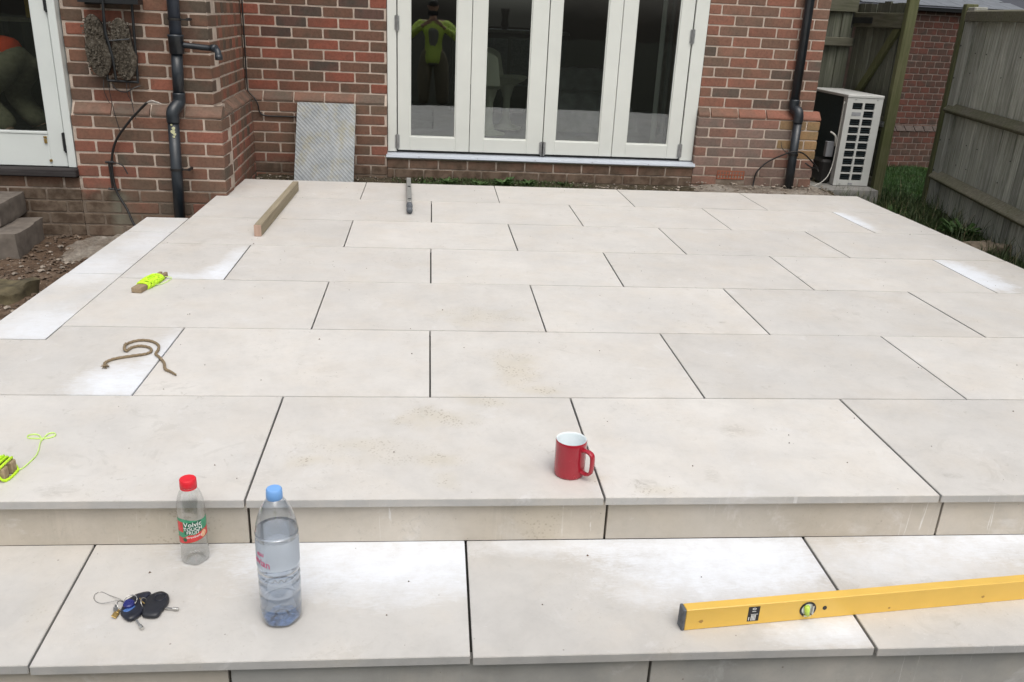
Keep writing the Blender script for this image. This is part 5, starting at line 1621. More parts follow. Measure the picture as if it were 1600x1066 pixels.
def disc(m, r, ang0, zc, rad, n=14):
    vs = [(r * math.cos(ang0), r * math.sin(ang0), zc)] + [(r * math.cos(ang0 + rad * math.cos(2 * PI * k / n) / r), r * math.sin(ang0 + rad * math.cos(2 * PI * k / n) / r), zc + rad * math.sin(2 * PI * k / n)) for k in range(n)]
    m.add(vs, [(0, 1 + k, 1 + (k + 1) % n) for k in range(n)])
disc(lab, lr + 0.0008, facing - 0.62, 0.0755, 0.0052); lab.build('label_roundel', M['lab_dkgreen'], lab_o)
lab = MB(); disc(lab, lr + 0.0007, facing + 0.78, 0.0865, 0.0075); disc(lab, lr + 0.0009, facing + 0.72, 0.082, 0.006); lab.build('label_fruit', simple('label_fruit_flesh', (0.72, 0.42, 0.25), 0.5, var=0.3, scale=200), lab_o)

B2 = (-0.322, -0.266, -0.140)
facing = math.atan2(cam.location.y - B2[1], cam.location.x - B2[0])
b2 = thing('water_bottle', B2, 'large clear water bottle with a pale blue cap on the step', 'bottle')
body = [(0.015, 0.010), (0.030, 0.0), (0.0405, 0.005), (0.0440, 0.018), (0.0450, 0.040), (0.0440, 0.045), (0.0450, 0.050), (0.0452, 0.072), (0.0438, 0.078), (0.0452, 0.084), (0.0452, 0.104),
        (0.0425, 0.111), (0.0452, 0.118), (0.0450, 0.124), (0.0418, 0.131), (0.0448, 0.138), (0.0455, 0.142), (0.0455, 0.224), (0.0450, 0.232), (0.0430, 0.246), (0.0385, 0.264), (0.0320, 0.282), (0.0245, 0.297), (0.0165, 0.308), (0.0135, 0.312), (0.0135, 0.326)]
wob = lambda a, z: 1 + (0.02 * math.cos(6 * a) if z < 0.022 else 0) + (0.006 * math.cos(3 * a + z * 60) if 0.04 < z < 0.14 else 0)
def subdiv(pr, n=3):
    P = crom([(0, r, z) for r, z in pr], n)
    return [(max(0.0005, p.y), p.z) for p in P]
m = MB(); m.lathe(subdiv(body), 72, mod=wob); m.build('bottle_body', M['pet_blue'], b2, smooth=True)
m = MB()
wb = [(max(0.0005, r - 0.0012), z + 0.001) for r, z in subdiv(body) if z < 0.236]
m.lathe([(0.0006, 0.012)] + wb + [(wb[-1][0] * 0.5, wb[-1][1] + 0.0002), (0.0006, wb[-1][1] + 0.0002)], 72, mod=wob)
m.build('water', M['water'], b2, smooth=True)
m = MB(); m.lathe([(0.0006, 0.013), (0.012, 0.011), (0.026, 0.004), (0.036, 0.004)], 36, mod=lambda a, z: 1 + 0.08 * math.cos(6 * a)); m.build('bottle_base', simple('blue_moulded_base', (0.26, 0.37, 0.60), 0.18, var=0.7, scale=75), b2, smooth=True)
m = MB(); m.lathe([(0.0, 0.3315), (0.0145, 0.3315), (0.0166, 0.329), (0.0172, 0.310), (0.0166, 0.308)], 60, mod=lambda a, z: 1 + 0.008 * math.cos(30 * a)); m.build('cap', M['blue_cap'], b2, auto=50)
lab = MB(); arc_patch(lab, 0.0461, facing - 1.5, facing + 1.5, 0.152, lambda a: 0.219, 40); lab_o = lab.build('label', M['lab_frost'], b2, smooth=True)
lab = MB(); arc_patch(lab, 0.0464, facing - 0.55, facing + 0.75, 0.158, 0.208, 20); lab.build('label_print', M['lab_frost'], lab_o, smooth=True)
lab = MB(); lab.add(*bend_text('evian', 0.025, 0.0467, facing - 0.86, 0.172, 0.85, slope=-0.2)); lab.add(*bend_text('eau', 0.017, 0.0467, facing - 0.90, 0.193, 0.85)); lab.build('lettering', M['lab_pink'], lab_o)
lab = MB(); lab.tube(crom([(0.0457 * math.cos(facing + a), 0.0457 * math.sin(facing + a), 0.128 + 0.004 * math.sin(a * 22)) for a in [x * 0.09 - 0.40 for x in range(10)]], 4), 0.0009, 5); lab.build('moulded_mark', M['grey_plastic'], b2)

# spirit level
lev = thing('spirit_level', (0.573, -0.341, -0.140), 'yellow spirit level lying along the step at the right', 'spirit level', rot=(0, 0, math.atan2(0.086, 0.887)))
H, Dp, Ll = 0.056, 0.025, 0.905
m = MB()
m.box(0.008, Ll - 0.008, 0, Dp, 0, H)
m.build('level_body', M['yellow'], lev, bevel=0.0015)
for x0_, x1_ in ((0, 0.0078), (Ll - 0.0078, Ll)):
    m = MB(); m.box(x0_, x1_, -0.0008, Dp + 0.0008, -0.0003, H + 0.0008); m.build('end_cap', M['grey_cap'], lev, bevel=0.002)
m = MB(); mt = Matrix.Translation((0.307, 0, 0.0295)) @ Matrix.Rotation(PI / 2, 4, 'X')
m.lathe([(0.0155, 0.0), (0.0205, 0.0005), (0.0205, 0.0012), (0.0190, 0.0020), (0.0165, 0.0020), (0.0155, 0.0006)], 36, mt); m.build('vial_ring', M['black'], lev, smooth=True)
m = MB(); m.lathe([(0.0005, 0.0004), (0.0156, 0.0004)], 30, mt); m.build('vial_plate', M['lab_white'], lev)
m = MB(); m.tube([(0.307 - 0.002, -0.0045, 0.0175), (0.307 - 0.006, -0.0045, 0.0415)], 0.0062, 14); m.build('vial', simple('vial_green', (0.55, 0.75, 0.10), 0.15), lev, smooth=True)
m = MB(); m.box(0.3155, 0.3190, -0.0065, -0.0015, 0.018, 0.041); m.box(0.296, 0.312, -0.0075, -0.0035, 0.0145, 0.0185); m.build('vial_clip', M['chrome'], lev)
m = MB(); m.lathe([(0.0005, 0.0012), (0.0050, 0.0012), (0.0055, 0.0)], 18, Matrix.Translation((0.350, 0, 0.0290)) @ Matrix.Rotation(PI / 2, 4, 'X')); m.build('hang_hole', M['black'], lev)
m = MB(); m.box(0.158, 0.186, -0.0005, -0.0001, 0.010, 0.050); stk = m.build('sticker', M['black'], lev)
vs, fs = text_geo('10', 0.014, 0.0001)
m = MB(); m.add([(0.173 - y, -0.0007 - z, 0.0405 + x) for x, y, z in vs], fs)
for k in range(4):
    m.box(0.1665 + k * 0.0032, 0.1682 + k * 0.0032, -0.0008, -0.0005, 0.012, 0.027)
m.box(0.1605, 0.1625, -0.0008, -0.0005, 0.013, 0.022); m.box(0.1655, 0.1830, -0.0008, -0.0005, 0.0285, 0.0295)
m.build('sticker_print', M['lab_white'], stk)
m = MB()
for (x, z, r_) in ((0.045, 0.022, 0.005), (0.52, 0.012, 0.003), (0.77, 0.02, 0.004)):
    m.prism([(x + r_ * math.cos(k) * 1.2, z + r_ * math.sin(k) * (0.7 + 0.4 * (k % 2))) for k in range(6)], 0.0002, 0.0004, Matrix.Rotation(PI / 2, 4, 'X'))
m.build('scuff', simple('brown_scuff', (0.42, 0.24, 0.06), 0.6), lev)

M['lab_logo'] = simple('dull_blue_badge', (0.07, 0.15, 0.38), 0.3)
# keys
KZ = -0.140
FOB_A = [(-0.625, -0.19), (-0.607, -0.18), (-0.589, -0.191), (-0.581, -0.213), (-0.583, -0.233), (-0.587, -0.247), (-0.589, -0.262), (-0.598, -0.268), (-0.62, -0.265), (-0.627, -0.255), (-0.636, -0.212)]
FOB_B = [(-0.659, -0.189), (-0.638, -0.18), (-0.628, -0.186), (-0.633, -0.213), (-0.627, -0.245), (-0.634, -0.266), (-0.647, -0.277), (-0.663, -0.267), (-0.676, -0.247), (-0.676, -0.218), (-0.668, -0.201)]
keys = thing('car_keys', (-0.63, -0.22, KZ), 'bunch of black car keys on rings beside the small bottle', 'keys')
OK = Vector((-0.63, -0.22, KZ))
def smooth_poly(pts, n=4):
    P = [Vector((x, y, 0)) for x, y in pts]
    out = []
    N = len(P)
    for i in range(N):
        p0, p1, p2, p3 = P[i - 1], P[i], P[(i + 1) % N], P[(i + 2) % N]
        for k in range(n):
            t = k / n
            q = 0.5 * ((2 * p1) + (-p0 + p2) * t + (2 * p0 - 5 * p1 + 4 * p2 - p3) * t * t + (-p0 + 3 * p1 - 3 * p2 + p3) * t ** 3)
            out.append((q.x - OK.x, q.y - OK.y))
    return out
def shrink(poly, k):
    cx = sum(p[0] for p in poly) / len(poly); cy = sum(p[1] for p in poly) / len(poly)
    return [(cx + (x - cx) * k, cy + (y - cy) * k) for x, y in poly]
def pillow(poly, z0, h, tiltx=0.0):
    m = MB(); n = len(poly)
    layers = [(0.90, z0), (1.0, z0 + h * 0.3), (1.0, z0 + h * 0.6), (0.93, z0 + h * 0.88), (0.75, z0 + h)]
    vs = []
    for k, z in layers:
        vs += [(x, y, z + tiltx * x) for x, y in shrink(poly, k)]
    fs = [tuple(range(n)), tuple(range(4 * n, 5 * n))]
    fs[0] = tuple(reversed(fs[0]))
    for l in range(4):
        for i in range(n):
            fs.append((l * n + i, l * n + (i + 1) % n, (l + 1) * n + (i + 1) % n, (l + 1) * n + i))
    return m.add(vs, fs)
pa = list(reversed(smooth_poly(FOB_A))); pb = list(reversed(smooth_poly(FOB_B)))
pillow(pa, 0.001, 0.013).build('key_fob', M['black'], keys, smooth=True)
pillow(pb, 0.001, 0.013).build('key_fob', M['navy_fob'], keys, smooth=True)
m = MB(); m.tube([(x, y, 0.0143) for x, y in ring2] if False else [(p.x - OK.x, p.y - OK.y, 0.0142) for p in ring_pts((-0.601, -0.207, 0), 0.0125, 20)], 0.0012, 6); m.build('fob_button', M['navy_fob'], keys, smooth=True)
m = MB(); m.prism(shrink(smooth_poly([(-0.672, -0.226), (-0.662, -0.219), (-0.650, -0.228), (-0.650, -0.241), (-0.660, -0.247), (-0.671, -0.241)]), 1.0)[::-1], 0.014, 0.022); m.build('key_tag', M['navy'], keys, bevel=0.002)
m = MB(); m.prism(shrink(smooth_poly([(-0.668, -0.252), (-0.655, -0.240), (-0.646, -0.238), (-0.656, -0.256)]), 1.0)[::-1], 0.0125, 0.0150); m.build('fob_logo', M['lab_logo'], keys, bevel=0.0005)
def kblade(a, b_, z):
    m = MB(); a = Vector((*a, 0)) - Vector((OK.x, OK.y, 0)); b_ = Vector((*b_, 0)) - Vector((OK.x, OK.y, 0))
    L = (b_ - a).length; an = math.atan2((b_ - a).y, (b_ - a).x)
    mt = Matrix.Translation((a.x, a.y, z)) @ Matrix.Rotation(an, 4, 'Z')
    m.box(-0.005, L - 0.012, -0.0022, 0.0022, 0, 0.0028, mt)
    m.tube([(L - 0.013, 0, 0.0018), (L, 0, 0.0018)], 0.0036, 10, mtx=mt)
    m.tube([(L - 0.0085, 0, 0.0018), (L - 0.0060, 0, 0.0018)], 0.0042, 10, mtx=mt)
    m.build('key_blade', M['chrome'], keys)
kblade((-0.590, -0.234), (-0.553, -0.240), 0.004); kblade((-0.640, -0.266), (-0.612, -0.302), 0.003)
for (c_, r_, ax_, an_) in (((-0.630, -0.226, -0.128), 0.0125, 'Y', 1.1), ((-0.676, -0.236, -0.126), 0.0125, 'Y', 0.9), ((-0.660, -0.224, -0.121), 0.0135, 'X', 0.4)):
    m = MB(); tl = Matrix.Rotation(an_, 3, ax_)
    m.tube([p - OK for p in ring_pts(c_, r_, 22, tl)], 0.0010, 6)
    m.tube([p - OK + Vector((0, 0, 0.0012)) for p in ring_pts(c_, r_, 22, tl)], 0.0009, 6)
    m.build('split_ring', M['chrome'], keys, smooth=True)
m = MB(); m.tube(crom([(x - OK.x, y - OK.y, z) for x, y, z in ((-0.672, -0.222, 0.014), (-0.698, -0.200, 0.008), (-0.722, -0.181, 0.0015), (-0.746, -0.168, 0.0015), (-0.756, -0.180, 0.0015), (-0.746, -0.201, 0.0015), (-0.726, -0.211, 0.003), (-0.695, -0.212, 0.010), (-0.672, -0.226, 0.014))], 6), 0.0008, 5)
m.build('wire_loop', M['chrome'], keys, smooth=True)
for k, (x, y, an) in enumerate(((-0.688, -0.240, 1.9), (-0.684, -0.256, 1.4))):
    m = MB(); mt = Matrix.Translation((x - OK.x, y - OK.y, 0.006)) @ Matrix.Rotation(an, 4, 'Z') @ Matrix.Rotation(0.5, 4, 'X')
    m.box(-0.008, 0.008, -0.006, 0.006, -0.001, 0.001, mt); m.box(0.008, 0.020, -0.003, 0.003, -0.001, 0.001, mt)
    m.build('small_key', M['brass'] if k else M['steel'], keys, bevel=0.0005)
m = MB(); m.tube(crom([(-0.643 - OK.x, -0.215 - OK.y, 0.018), (-0.636 - OK.x, -0.226 - OK.y, 0.019), (-0.628 - OK.x, -0.232 - OK.y, 0.016)], 5), 0.0015, 6); m.build('connecting_link', M['brass'], keys)

# rope
ROPE = [(-1.06, 0.824), (-1.072, 0.853), (-1.055, 0.888), (-1.006, 0.916), (-0.966, 0.936), (-0.957, 0.964), (-0.974, 0.995), (-1.009, 1.009), (-1.033, 0.99), (-1.038, 0.958), (-1.050, 0.975), (-1.058, 1.027), (-1.03, 1.062), (-0.988, 1.058), (-0.951, 1.021), (-0.937, 0.974), (-0.934, 0.936), (-0.91, 0.901), (-0.884, 0.857), (-0.866, 0.806), (-0.844, 0.785), (-0.818, 0.757)]
rp = thing('rope', (-1.0, 0.93, 0.0), 'short frayed brown rope looped on the dusty second row slab', 'rope')
pts = crom([(x + 1.0, y - 0.93, 0.0052) for x, y in ROPE], 6)
m = MB()
for k in range(3):
    q = []
    for i, p in enumerate(pts):
        t = (pts[min(i + 1, len(pts) - 1)] - pts[max(i - 1, 0)]).normalized()
        s = t.cross(Vector((0, 0, 1)))
        a = i * 0.9 + k * 2 * PI / 3
        q.append(p + s * 0.0022 * math.cos(a) + Vector((0, 0, 1)) * (0.0020 * math.sin(a)) + Vector((0, 0, 0.004 if 54 < i < 66 else 0)))
    m.tube(q, [0.0032 if i < len(q) - 10 else 0.0032 - 0.0002 * (i - len(q) + 10) for i in range(len(q))], 7)
m.build('rope_strands', M['rope'], rp, smooth=True)
m = MB(); r = random.Random(3)
for k in range(26):
    a = r.uniform(0, 2 * PI); l = r.uniform(0.006, 0.016)
    m.tube([(-0.060, -0.106, 0.006), (-0.060 + l * math.cos(a) * 0.9, -0.110 + l * math.sin(a), 0.004 + r.uniform(-0.002, 0.008))], 0.0011, 4)
m.build('frayed_end', M['rope'], rp)

# line winders
def winder(x, y, z, rz, L, label, string=None, w=0.042, prong=True, wind=(-0.27, 0.29)):
    t = thing('line_winder', (x, y, z), label, 'line winder', 'wooden winders with yellow line', (0, 0, rz))
    m = MB(); h = 0.022
    m.prism([(-L / 2, -w / 2), (L / 2 - 0.035, -w / 2), (L / 2 - 0.030, -w * 0.45), (L / 2, -w * 0.45), (L / 2, -w * 0.12), (L / 2 - 0.03, -w * 0.10), (L / 2 - 0.03, w * 0.10), (L / 2, w * 0.12), (L / 2, w * 0.45), (L / 2 - 0.030, w * 0.45), (L / 2 - 0.035, w / 2), (-L / 2, w / 2)], 0, h)
    m.build('winder_wood', M['peg'], t, bevel=0.002)
    m = MB(); r = random.Random(int(L * 1e4))
    for k in range(26):
        s = L * wind[0] + L * (wind[1] - wind[0]) * k / 25
        tilt = r.uniform(-0.022, 0.022)
        f = 1 + 0.18 * math.sin(k / 25 * PI)
        pts = []
        for q in range(17):
            a = 2 * PI * q / 16
            ca, sa = math.cos(a), math.sin(a)
            pts.append((s + tilt * math.sin(a) , math.copysign(abs(ca) ** 0.55, ca) * (w / 2 + 0.004) * f, h / 2 + 0.001 + math.copysign(abs(sa) ** 0.7, sa) * (h / 2 + 0.003 + 0.010 * (f - 1) * 3 * (1 if sa > 0 else 0.1))))
            pts[-1] = (pts[-1][0], pts[-1][1], max(0.002, pts[-1][2]))
        m.tube(pts, 0.0028, 6, caps=False)
    for q in range(5):
        a = r.uniform(-1, 1) * 0.03
        m.tube(crom([(-L * 0.25, a, h + 0.006), (0, -a, h + 0.013), (L * 0.28, a * 0.5, h + 0.006)], 5), 0.0018, 5)
    m.build('wound_line', M['lime'], t, smooth=True)
    return t
a_ = math.atan2(1.86 - 1.62, -1.185 + 1.20)
w1 = winder(-1.190, 1.735, 0.001, R(80), 0.245, 'wooden winder of bright yellow line on the far left slabs')
m = MB(); m.tube(crom([(0.09, -0.02, 0.01), (0.10, -0.045, 0.004), (0.05, -0.050, 0.002), (0.01, -0.042, 0.002), (-0.02, -0.028, 0.008)], 5), 0.0016, 5); m.build('loose_line', M['lime_dull'], w1)
w2 = winder(-1.155, 0.128, 0.001, R(-4), 0.22, 'dirty wooden winder of yellow line at the left edge of the front slabs', w=0.064, wind=(-0.35, 0.45))
w2.scale = (1, 1, 1.5)
STRING = [(-1.085, 0.150), (-1.066, 0.150), (-1.053, 0.151), (-1.036, 0.151), (-1.03, 0.188), (-1.03, 0.231), (-1.046, 0.287), (-1.057, 0.322), (-1.077, 0.343), (-1.096, 0.339), (-1.091, 0.322), (-1.059, 0.319), (-1.039, 0.322), (-1.026, 0.336), (-1.035, 0.352), (-1.049, 0.345), (-1.05, 0.304)]
m = MB(); ml = Matrix.Rotation(R(4), 3, 'Z')
m.tube(crom([ml @ (Vector((x, y, 0)) - Vector((-1.155, 0.128, 0))) + Vector((0, 0, 0.0012 + (0.012 if i == 0 else 0))) for i, (x, y) in enumerate(STRING)], 6), 0.0014, 6); m.build('trailing_line', M['lime_dull'], w2, smooth=True)
m = MB(); m.box(0.055, 0.082, -0.034, -0.004, 0.004, 0.020); m.build('winder_peg', M['grey_cap'], w2, bevel=0.003)

# timber batten and straight edge
tb = thing('timber_batten', (-0.905, 2.60, 0.0), 'pale sawn timber batten lying on the far left of the patio', 'timber batten', rot=(0, 0, -math.atan2(0.012, 1.20)))
m = MB(); m.box(-0.019, 0.019, 0.0022, 1.24, 0, 0.062); m.build('batten', M['timber'], tb, bevel=0.003)
m = MB(); m.box(-0.0186, 0.0186, 0, 0.0021, 0.0005, 0.0615); m.build('sawn_end', M['timber_end'], tb, bevel=0.0008)
se = thing('grey_straight_edge', (-0.130, 3.21, 0.0), 'grey metal level lying end on with a dark grip, left of the middle joint', 'straight edge', rot=(0, 0, math.atan2(0.030, 0.9)))
m = MB(); m.box(-0.015, 0.015, 0.14, 0.62, 0.0, 0.052); m.build('near_bar', M['grout_dark'], se, bevel=0.002)
m = MB(); m.box(-0.015, 0.015, 0.62, 0.98, 0.0, 0.044); m.build('far_bar', M['grout_dark'], se, bevel=0.002)
m = MB(); m.tube([(0, 0.0, 0.022), (0, 0.16, 0.030)], [0.017, 0.0165], 14); m.tube([(0, 0.02, 0.022), (0, 0.045, 0.023)], 0.0185, 14); m.tube([(0, 0.10, 0.026), (0, 0.145, 0.029)], 0.019, 14); m.build('grip', M['grey_cap'], se, smooth=True)
m = MB(); m.box(-0.010, 0.010, 0.20, 0.215, 0.0525, 0.055); m.box(-0.008, 0.010, 0.598, 0.620, 0.0525, 0.056); m.build('vial_slot', M['black'], se)

# grit on the slabs
def grit(r):
    return (r.uniform(-1.5, 3.1), r.uniform(-0.38, 4.15))
r = random.Random(12); m = MB()
for _ in range(260):
    x, y = grit(r)
    z = 0.0012 if y > 0.01 else (-0.1388 if y < -0.0 else None)
    if z is None: continue
    s = r.uniform(0.0008, 0.003) * (1.5 if r.random() < 0.05 else 1)
    m.add([(x + s, y, z), (x - s * .5, y + s * .8, z), (x - s * .5, y - s * .8, z), (x, y, z + s * 0.9)], [(0, 1, 3), (1, 2, 3), (2, 0, 3)])
tag(m.build('grit', M['pebble_d']), kind='stuff')

# ------------------------------------------------------------------ people
def skin_geo(V, E, Rr, sub=2):
    """V joints, E bones, Rr radii (x, y)"""
    me = bpy.data.meshes.new('figure'); me.from_pydata(V, E, []); me.update()
    o = bpy.data.objects.new('figure', me); COL.objects.link(o)
    sk = o.modifiers.new('skin', 'SKIN'); sk.use_smooth_shade = True; sk.branch_smoothing = 0.6
    for i, rr in enumerate(Rr):
        me.skin_vertices[0].data[i].radius = rr if isinstance(rr, tuple) else (rr, rr)
        me.skin_vertices[0].data[i].use_root = (i == 0)
    sb_ = o.modifiers.new('sub', 'SUBSURF'); sb_.levels = sub; sb_.render_levels = sub
    bpy.context.view_layer.update()
    m2 = bpy.data.meshes.new_from_object(o.evaluated_get(bpy.context.evaluated_depsgraph_get()))
    vs = [tuple(v.co) for v in m2.vertices]; fs = [tuple(p.vertices) for p in m2.polygons]
    bpy.data.objects.remove(o); bpy.data.meshes.remove(m2)
    return vs, fs
M['skin'] = simple('skin', (0.48, 0.28, 0.20), 0.55, var=0.06)
M['trousers'] = simple('grey_brown_trousers', (0.24, 0.21, 0.14), 0.9, var=0.2, bump=0.6, bscale=40)
M['hivis'] = simple('hi_vis_yellow', (0.66, 0.84, 0.16), 0.7, var=0.1, bump=0.5, bscale=30)
M['orange'] = simple('orange_sweatshirt', (0.82, 0.075, 0.02), 0.8, var=0.12, bump=0.6, bscale=30)
M['shirt'] = simple('grey_shirt', (0.26, 0.25, 0.22), 0.9, var=0.1)
M['hair'] = simple('dark_hair', (0.03, 0.022, 0.016), 0.6, var=0.3, scale=120)
M['boot'] = simple('work_boot', (0.05, 0.038, 0.026), 0.7, var=0.3)
def head_geo(mt):
    m = MB(); vs = []; fs = []
    n, k_ = 20, 26
    for i in range(n + 1):
        ph = PI * i / n
        for k in range(k_):
            th = 2 * PI * k / k_
            x = math.sin(ph) * math.sin(th); y = -math.sin(ph) * math.cos(th); z = math.cos(ph)
            X = 0.076 * x * (1 - 0.22 * max(0, -z)); Y = 0.096 * y * (1 - 0.10 * max(0, -z)); Z = 0.118 * z
            if y < 0:      # face side is -Y
                Y -= 0.020 * math.exp(-((x / 0.16) ** 2 + ((z + 0.12) / 0.16) ** 2))           # nose
                Y += 0.007 * math.exp(-(((abs(x) - 0.36) / 0.16) ** 2 + ((z - 0.06) / 0.10) ** 2))  # eye sockets
                Y -= 0.005 * math.exp(-((x / 0.28) ** 2 + ((z + 0.45) / 0.07) ** 2))            # lips
                Y -= 0.007 * math.exp(-((x / 0.3) ** 2 + ((z + 0.85) / 0.15) ** 2))             # chin
            vs.append((X, Y, Z))
    for i in range(n):
        for k in range(k_):
            fs.append((i * k_ + k, (i + 1) * k_ + k, (i + 1) * k_ + (k + 1) % k_, i * k_ + (k + 1) % k_))
    m.add(vs, fs, mt)
    for s in (-1, 1):
        m.add([(s * 0.074, -0.012, 0.022), (s * 0.088, 0.004, 0.030), (s * 0.086, 0.012, 0.0), (s * 0.075, -0.004, -0.028), (s * 0.072, 0.012, 0.0)], [(0, 1, 2), (0, 2, 3), (0, 4, 1), (1, 4, 2), (2, 4, 3)], mt)
    return m.v, m.f
def hand_chains(W, dirv, side, palm_up):
    """palm + five curled fingers from wrist W along dirv; side = thumb direction; palm normal = curl direction"""
    d = Vector(dirv).normalized(); s = Vector(side).normalized(); c = Vector(palm_up).normalized(); W = Vector(W)
    parts = []
    P1 = W + d * 0.075
    parts.append(([tuple(W), tuple(W + d * 0.035), tuple(P1)], [(0, 1), (1, 2)], [(0.022, 0.026), (0.018, 0.036), (0.014, 0.038)]))
    for i, (o, L) in enumerate(((0.030, 0.072), (0.010, 0.080), (-0.010, 0.074), (-0.029, 0.058))):
        a = W + d * 0.060 + s * o * 0.9; b_ = W + d * 0.085 + s * o
        q = b_ + (d * 0.75 + c * 0.5).normalized() * L * 0.45; e = q + (d * 0.2 + c).normalized() * L * 0.35; f = e + (c - d * 0.45).normalized() * L * 0.25
        parts.append(([tuple(a), tuple(b_), tuple(q), tuple(e), tuple(f)], [(0, 1), (1, 2), (2, 3), (3, 4)], [0.009, 0.0095, 0.009, 0.008, 0.0065]))
    a = W + d * 0.020 + s * 0.015; b_ = a + (s + d * 0.7 + c * 0.3).normalized() * 0.035; q = b_ + (d + s * 0.2 + c * 0.6).normalized() * 0.03; e = q + (d * 0.6 + c).normalized() * 0.024
    parts.append(([tuple(a), tuple(b_), tuple(q), tuple(e)], [(0, 1), (1, 2), (2, 3)], [0.011, 0.0115, 0.0105, 0.008]))
    return parts
def person(loc, rz, J, label, top_mat, open_jacket=False):
    t = thing('person', loc, label, 'person', rot=(0, 0, rz))
    order = ['pelvis', 'waist', 'chest', 'neck', 'head', 'shL', 'elL', 'wrL', 'shR', 'elR', 'wrR', 'hipL', 'knL', 'anL', 'toL', 'hipR', 'knR', 'anR', 'toR']
    ix = {k: i for i, k in enumerate(order)}
    E = [('pelvis', 'waist'), ('waist', 'chest'), ('chest', 'neck'), ('neck', 'head'), ('chest', 'shL'), ('shL', 'elL'), ('elL', 'wrL'), ('chest', 'shR'), ('shR', 'elR'), ('elR', 'wrR'),
         ('pelvis', 'hipL'), ('hipL', 'knL'), ('knL', 'anL'), ('anL', 'toL'), ('pelvis', 'hipR'), ('hipR', 'knR'), ('knR', 'anR'), ('anR', 'toR')]
    rad = {'pelvis': (.105, .15), 'waist': (.095, .135), 'chest': (.11, .155), 'neck': .052, 'head': .055, 'shL': .062, 'shR': .062, 'elL': .042, 'elR': .042, 'wrL': .027, 'wrR': .027,
           'hipL': .088, 'hipR': .088, 'knL': .056, 'knR': .056, 'anL': .040, 'anR': .040, 'toL': .034, 'toR': .034}
    V = [J[k] for k in order]
    b = MB(); b.add(*skin_geo(V, [(ix[a], ix[c]) for a, c in E], [rad[k] for k in order]))
    nk = Vector(J['head']) - Vector(J['neck'])
    face = Vector(J.get('face', (0, -1, 0))).normalized(); up = nk.normalized(); rt = up.cross(face).normalized() * -1
    face = (face - up * face.dot(up)).normalized()
    rt = face.cross(up).normalized()
    mt = Matrix.Translation(Vector(J['head']) + up * 0.06) @ Matrix((( -rt.x, -face.x, up.x), (-rt.y, -face.y, up.y), (-rt.z, -face.z, up.z))).to_4x4()
    b.add(*head_geo(mt))
    for sd2 in ('L', 'R'):
        el, wr = Vector(J['el' + sd2]), Vector(J['wr' + sd2])
        for pr_ in hand_chains(J['wr' + sd2], (wr - el), J.get('thumb' + sd2, (0, 0, 1)), J.get('curl' + sd2, (0, 0, -1))):
            b.add(*skin_geo(*pr_, sub=1))
    b.build('body', M['skin'], t, smooth=True)
    # clothes: the same joints a little fatter, ending at cuffs, waist and hem
    def lerp(a, c, k): return tuple(Vector(J[a]).lerp(Vector(J[c]), k))
    hem = J.get('hem', lerp('pelvis', 'waist', -0.2))
    V2 = [J['chest'], J['waist'], hem, lerp('chest', 'neck', 0.75), J['shL'], J['elL'], lerp('elL', 'wrL', 0.9), J['shR'], J['elR'], lerp('elR', 'wrR', 0.9)]
    m = MB(); m.add(*skin_geo(V2, [(0, 1), (1, 2), (0, 3), (0, 4), (4, 5), (5, 6), (0, 7), (7, 8), (8, 9)], [(.14, .215) if open_jacket else (.135, .185), (.130, .20) if open_jacket else (.125, .170), (.140, .225) if open_jacket else (.130, .185), .075, .085, .066, .046, .085, .066, .046]))
    m.build('jacket', top_mat, t, smooth=True)
    V3 = [J['pelvis'], lerp('pelvis', 'waist', 0.5), J['hipL'], J['knL'], lerp('knL', 'anL', 0.95), J['hipR'], J['knR'], lerp('knR', 'anR', 0.95)]
    m = MB(); m.add(*skin_geo(V3, [(0, 1), (0, 2), (2, 3), (3, 4), (0, 5), (5, 6), (6, 7)], [(.125, .19), (.115, .17), (.105, .125), (.085, .11), (.07, .095), (.105, .125), (.085, .11), (.07, .095)]))
    m.build('trousers', M['trousers'], t, smooth=True)
    for sd2 in ('L', 'R'):
        m = MB(); a, c = Vector(J['an' + sd2]), Vector(J['to' + sd2])
        m.add(*skin_geo([tuple(a + Vector((0, 0, 0.05))), tuple(a + Vector((0, 0, -0.02))), tuple(a.lerp(c, 0.6)), tuple(c)], [(0, 1), (1, 2), (2, 3)], [.055, .056, .048, .040], 1)); m.build('work_boot', M['boot'], t, smooth=True)
    vs, fs = head_geo(mt)
    hc = MB(); keep = []
    inv = mt.inverted()
    sel = [f for f in fs if sum((inv @ Vector(vs[i])).z > 0.035 - 0.5 * max(0, (inv @ Vector(vs[i])).y) for i in f) == len(f)]
    hc.add([tuple(mt @ ((inv @ Vector(v)) * 1.06)) for v in vs], sel); hc.build('hair', M['hair'], t, smooth=True)
    if open_jacket:
        m = MB(); m.add(*skin_geo([tuple(Vector(J['chest']) + Vector((0, 0.105, 0.03))), tuple(Vector(J['waist']) + Vector((0, 0.095, 0))), tuple(Vector(hem) + Vector((0, 0.10, 0)))], [(0, 1), (1, 2)], [(.085, .065), (.085, .075), (.085, .085)]))
        m.build('shirt_front', M['shirt'], t, smooth=True)
    return t
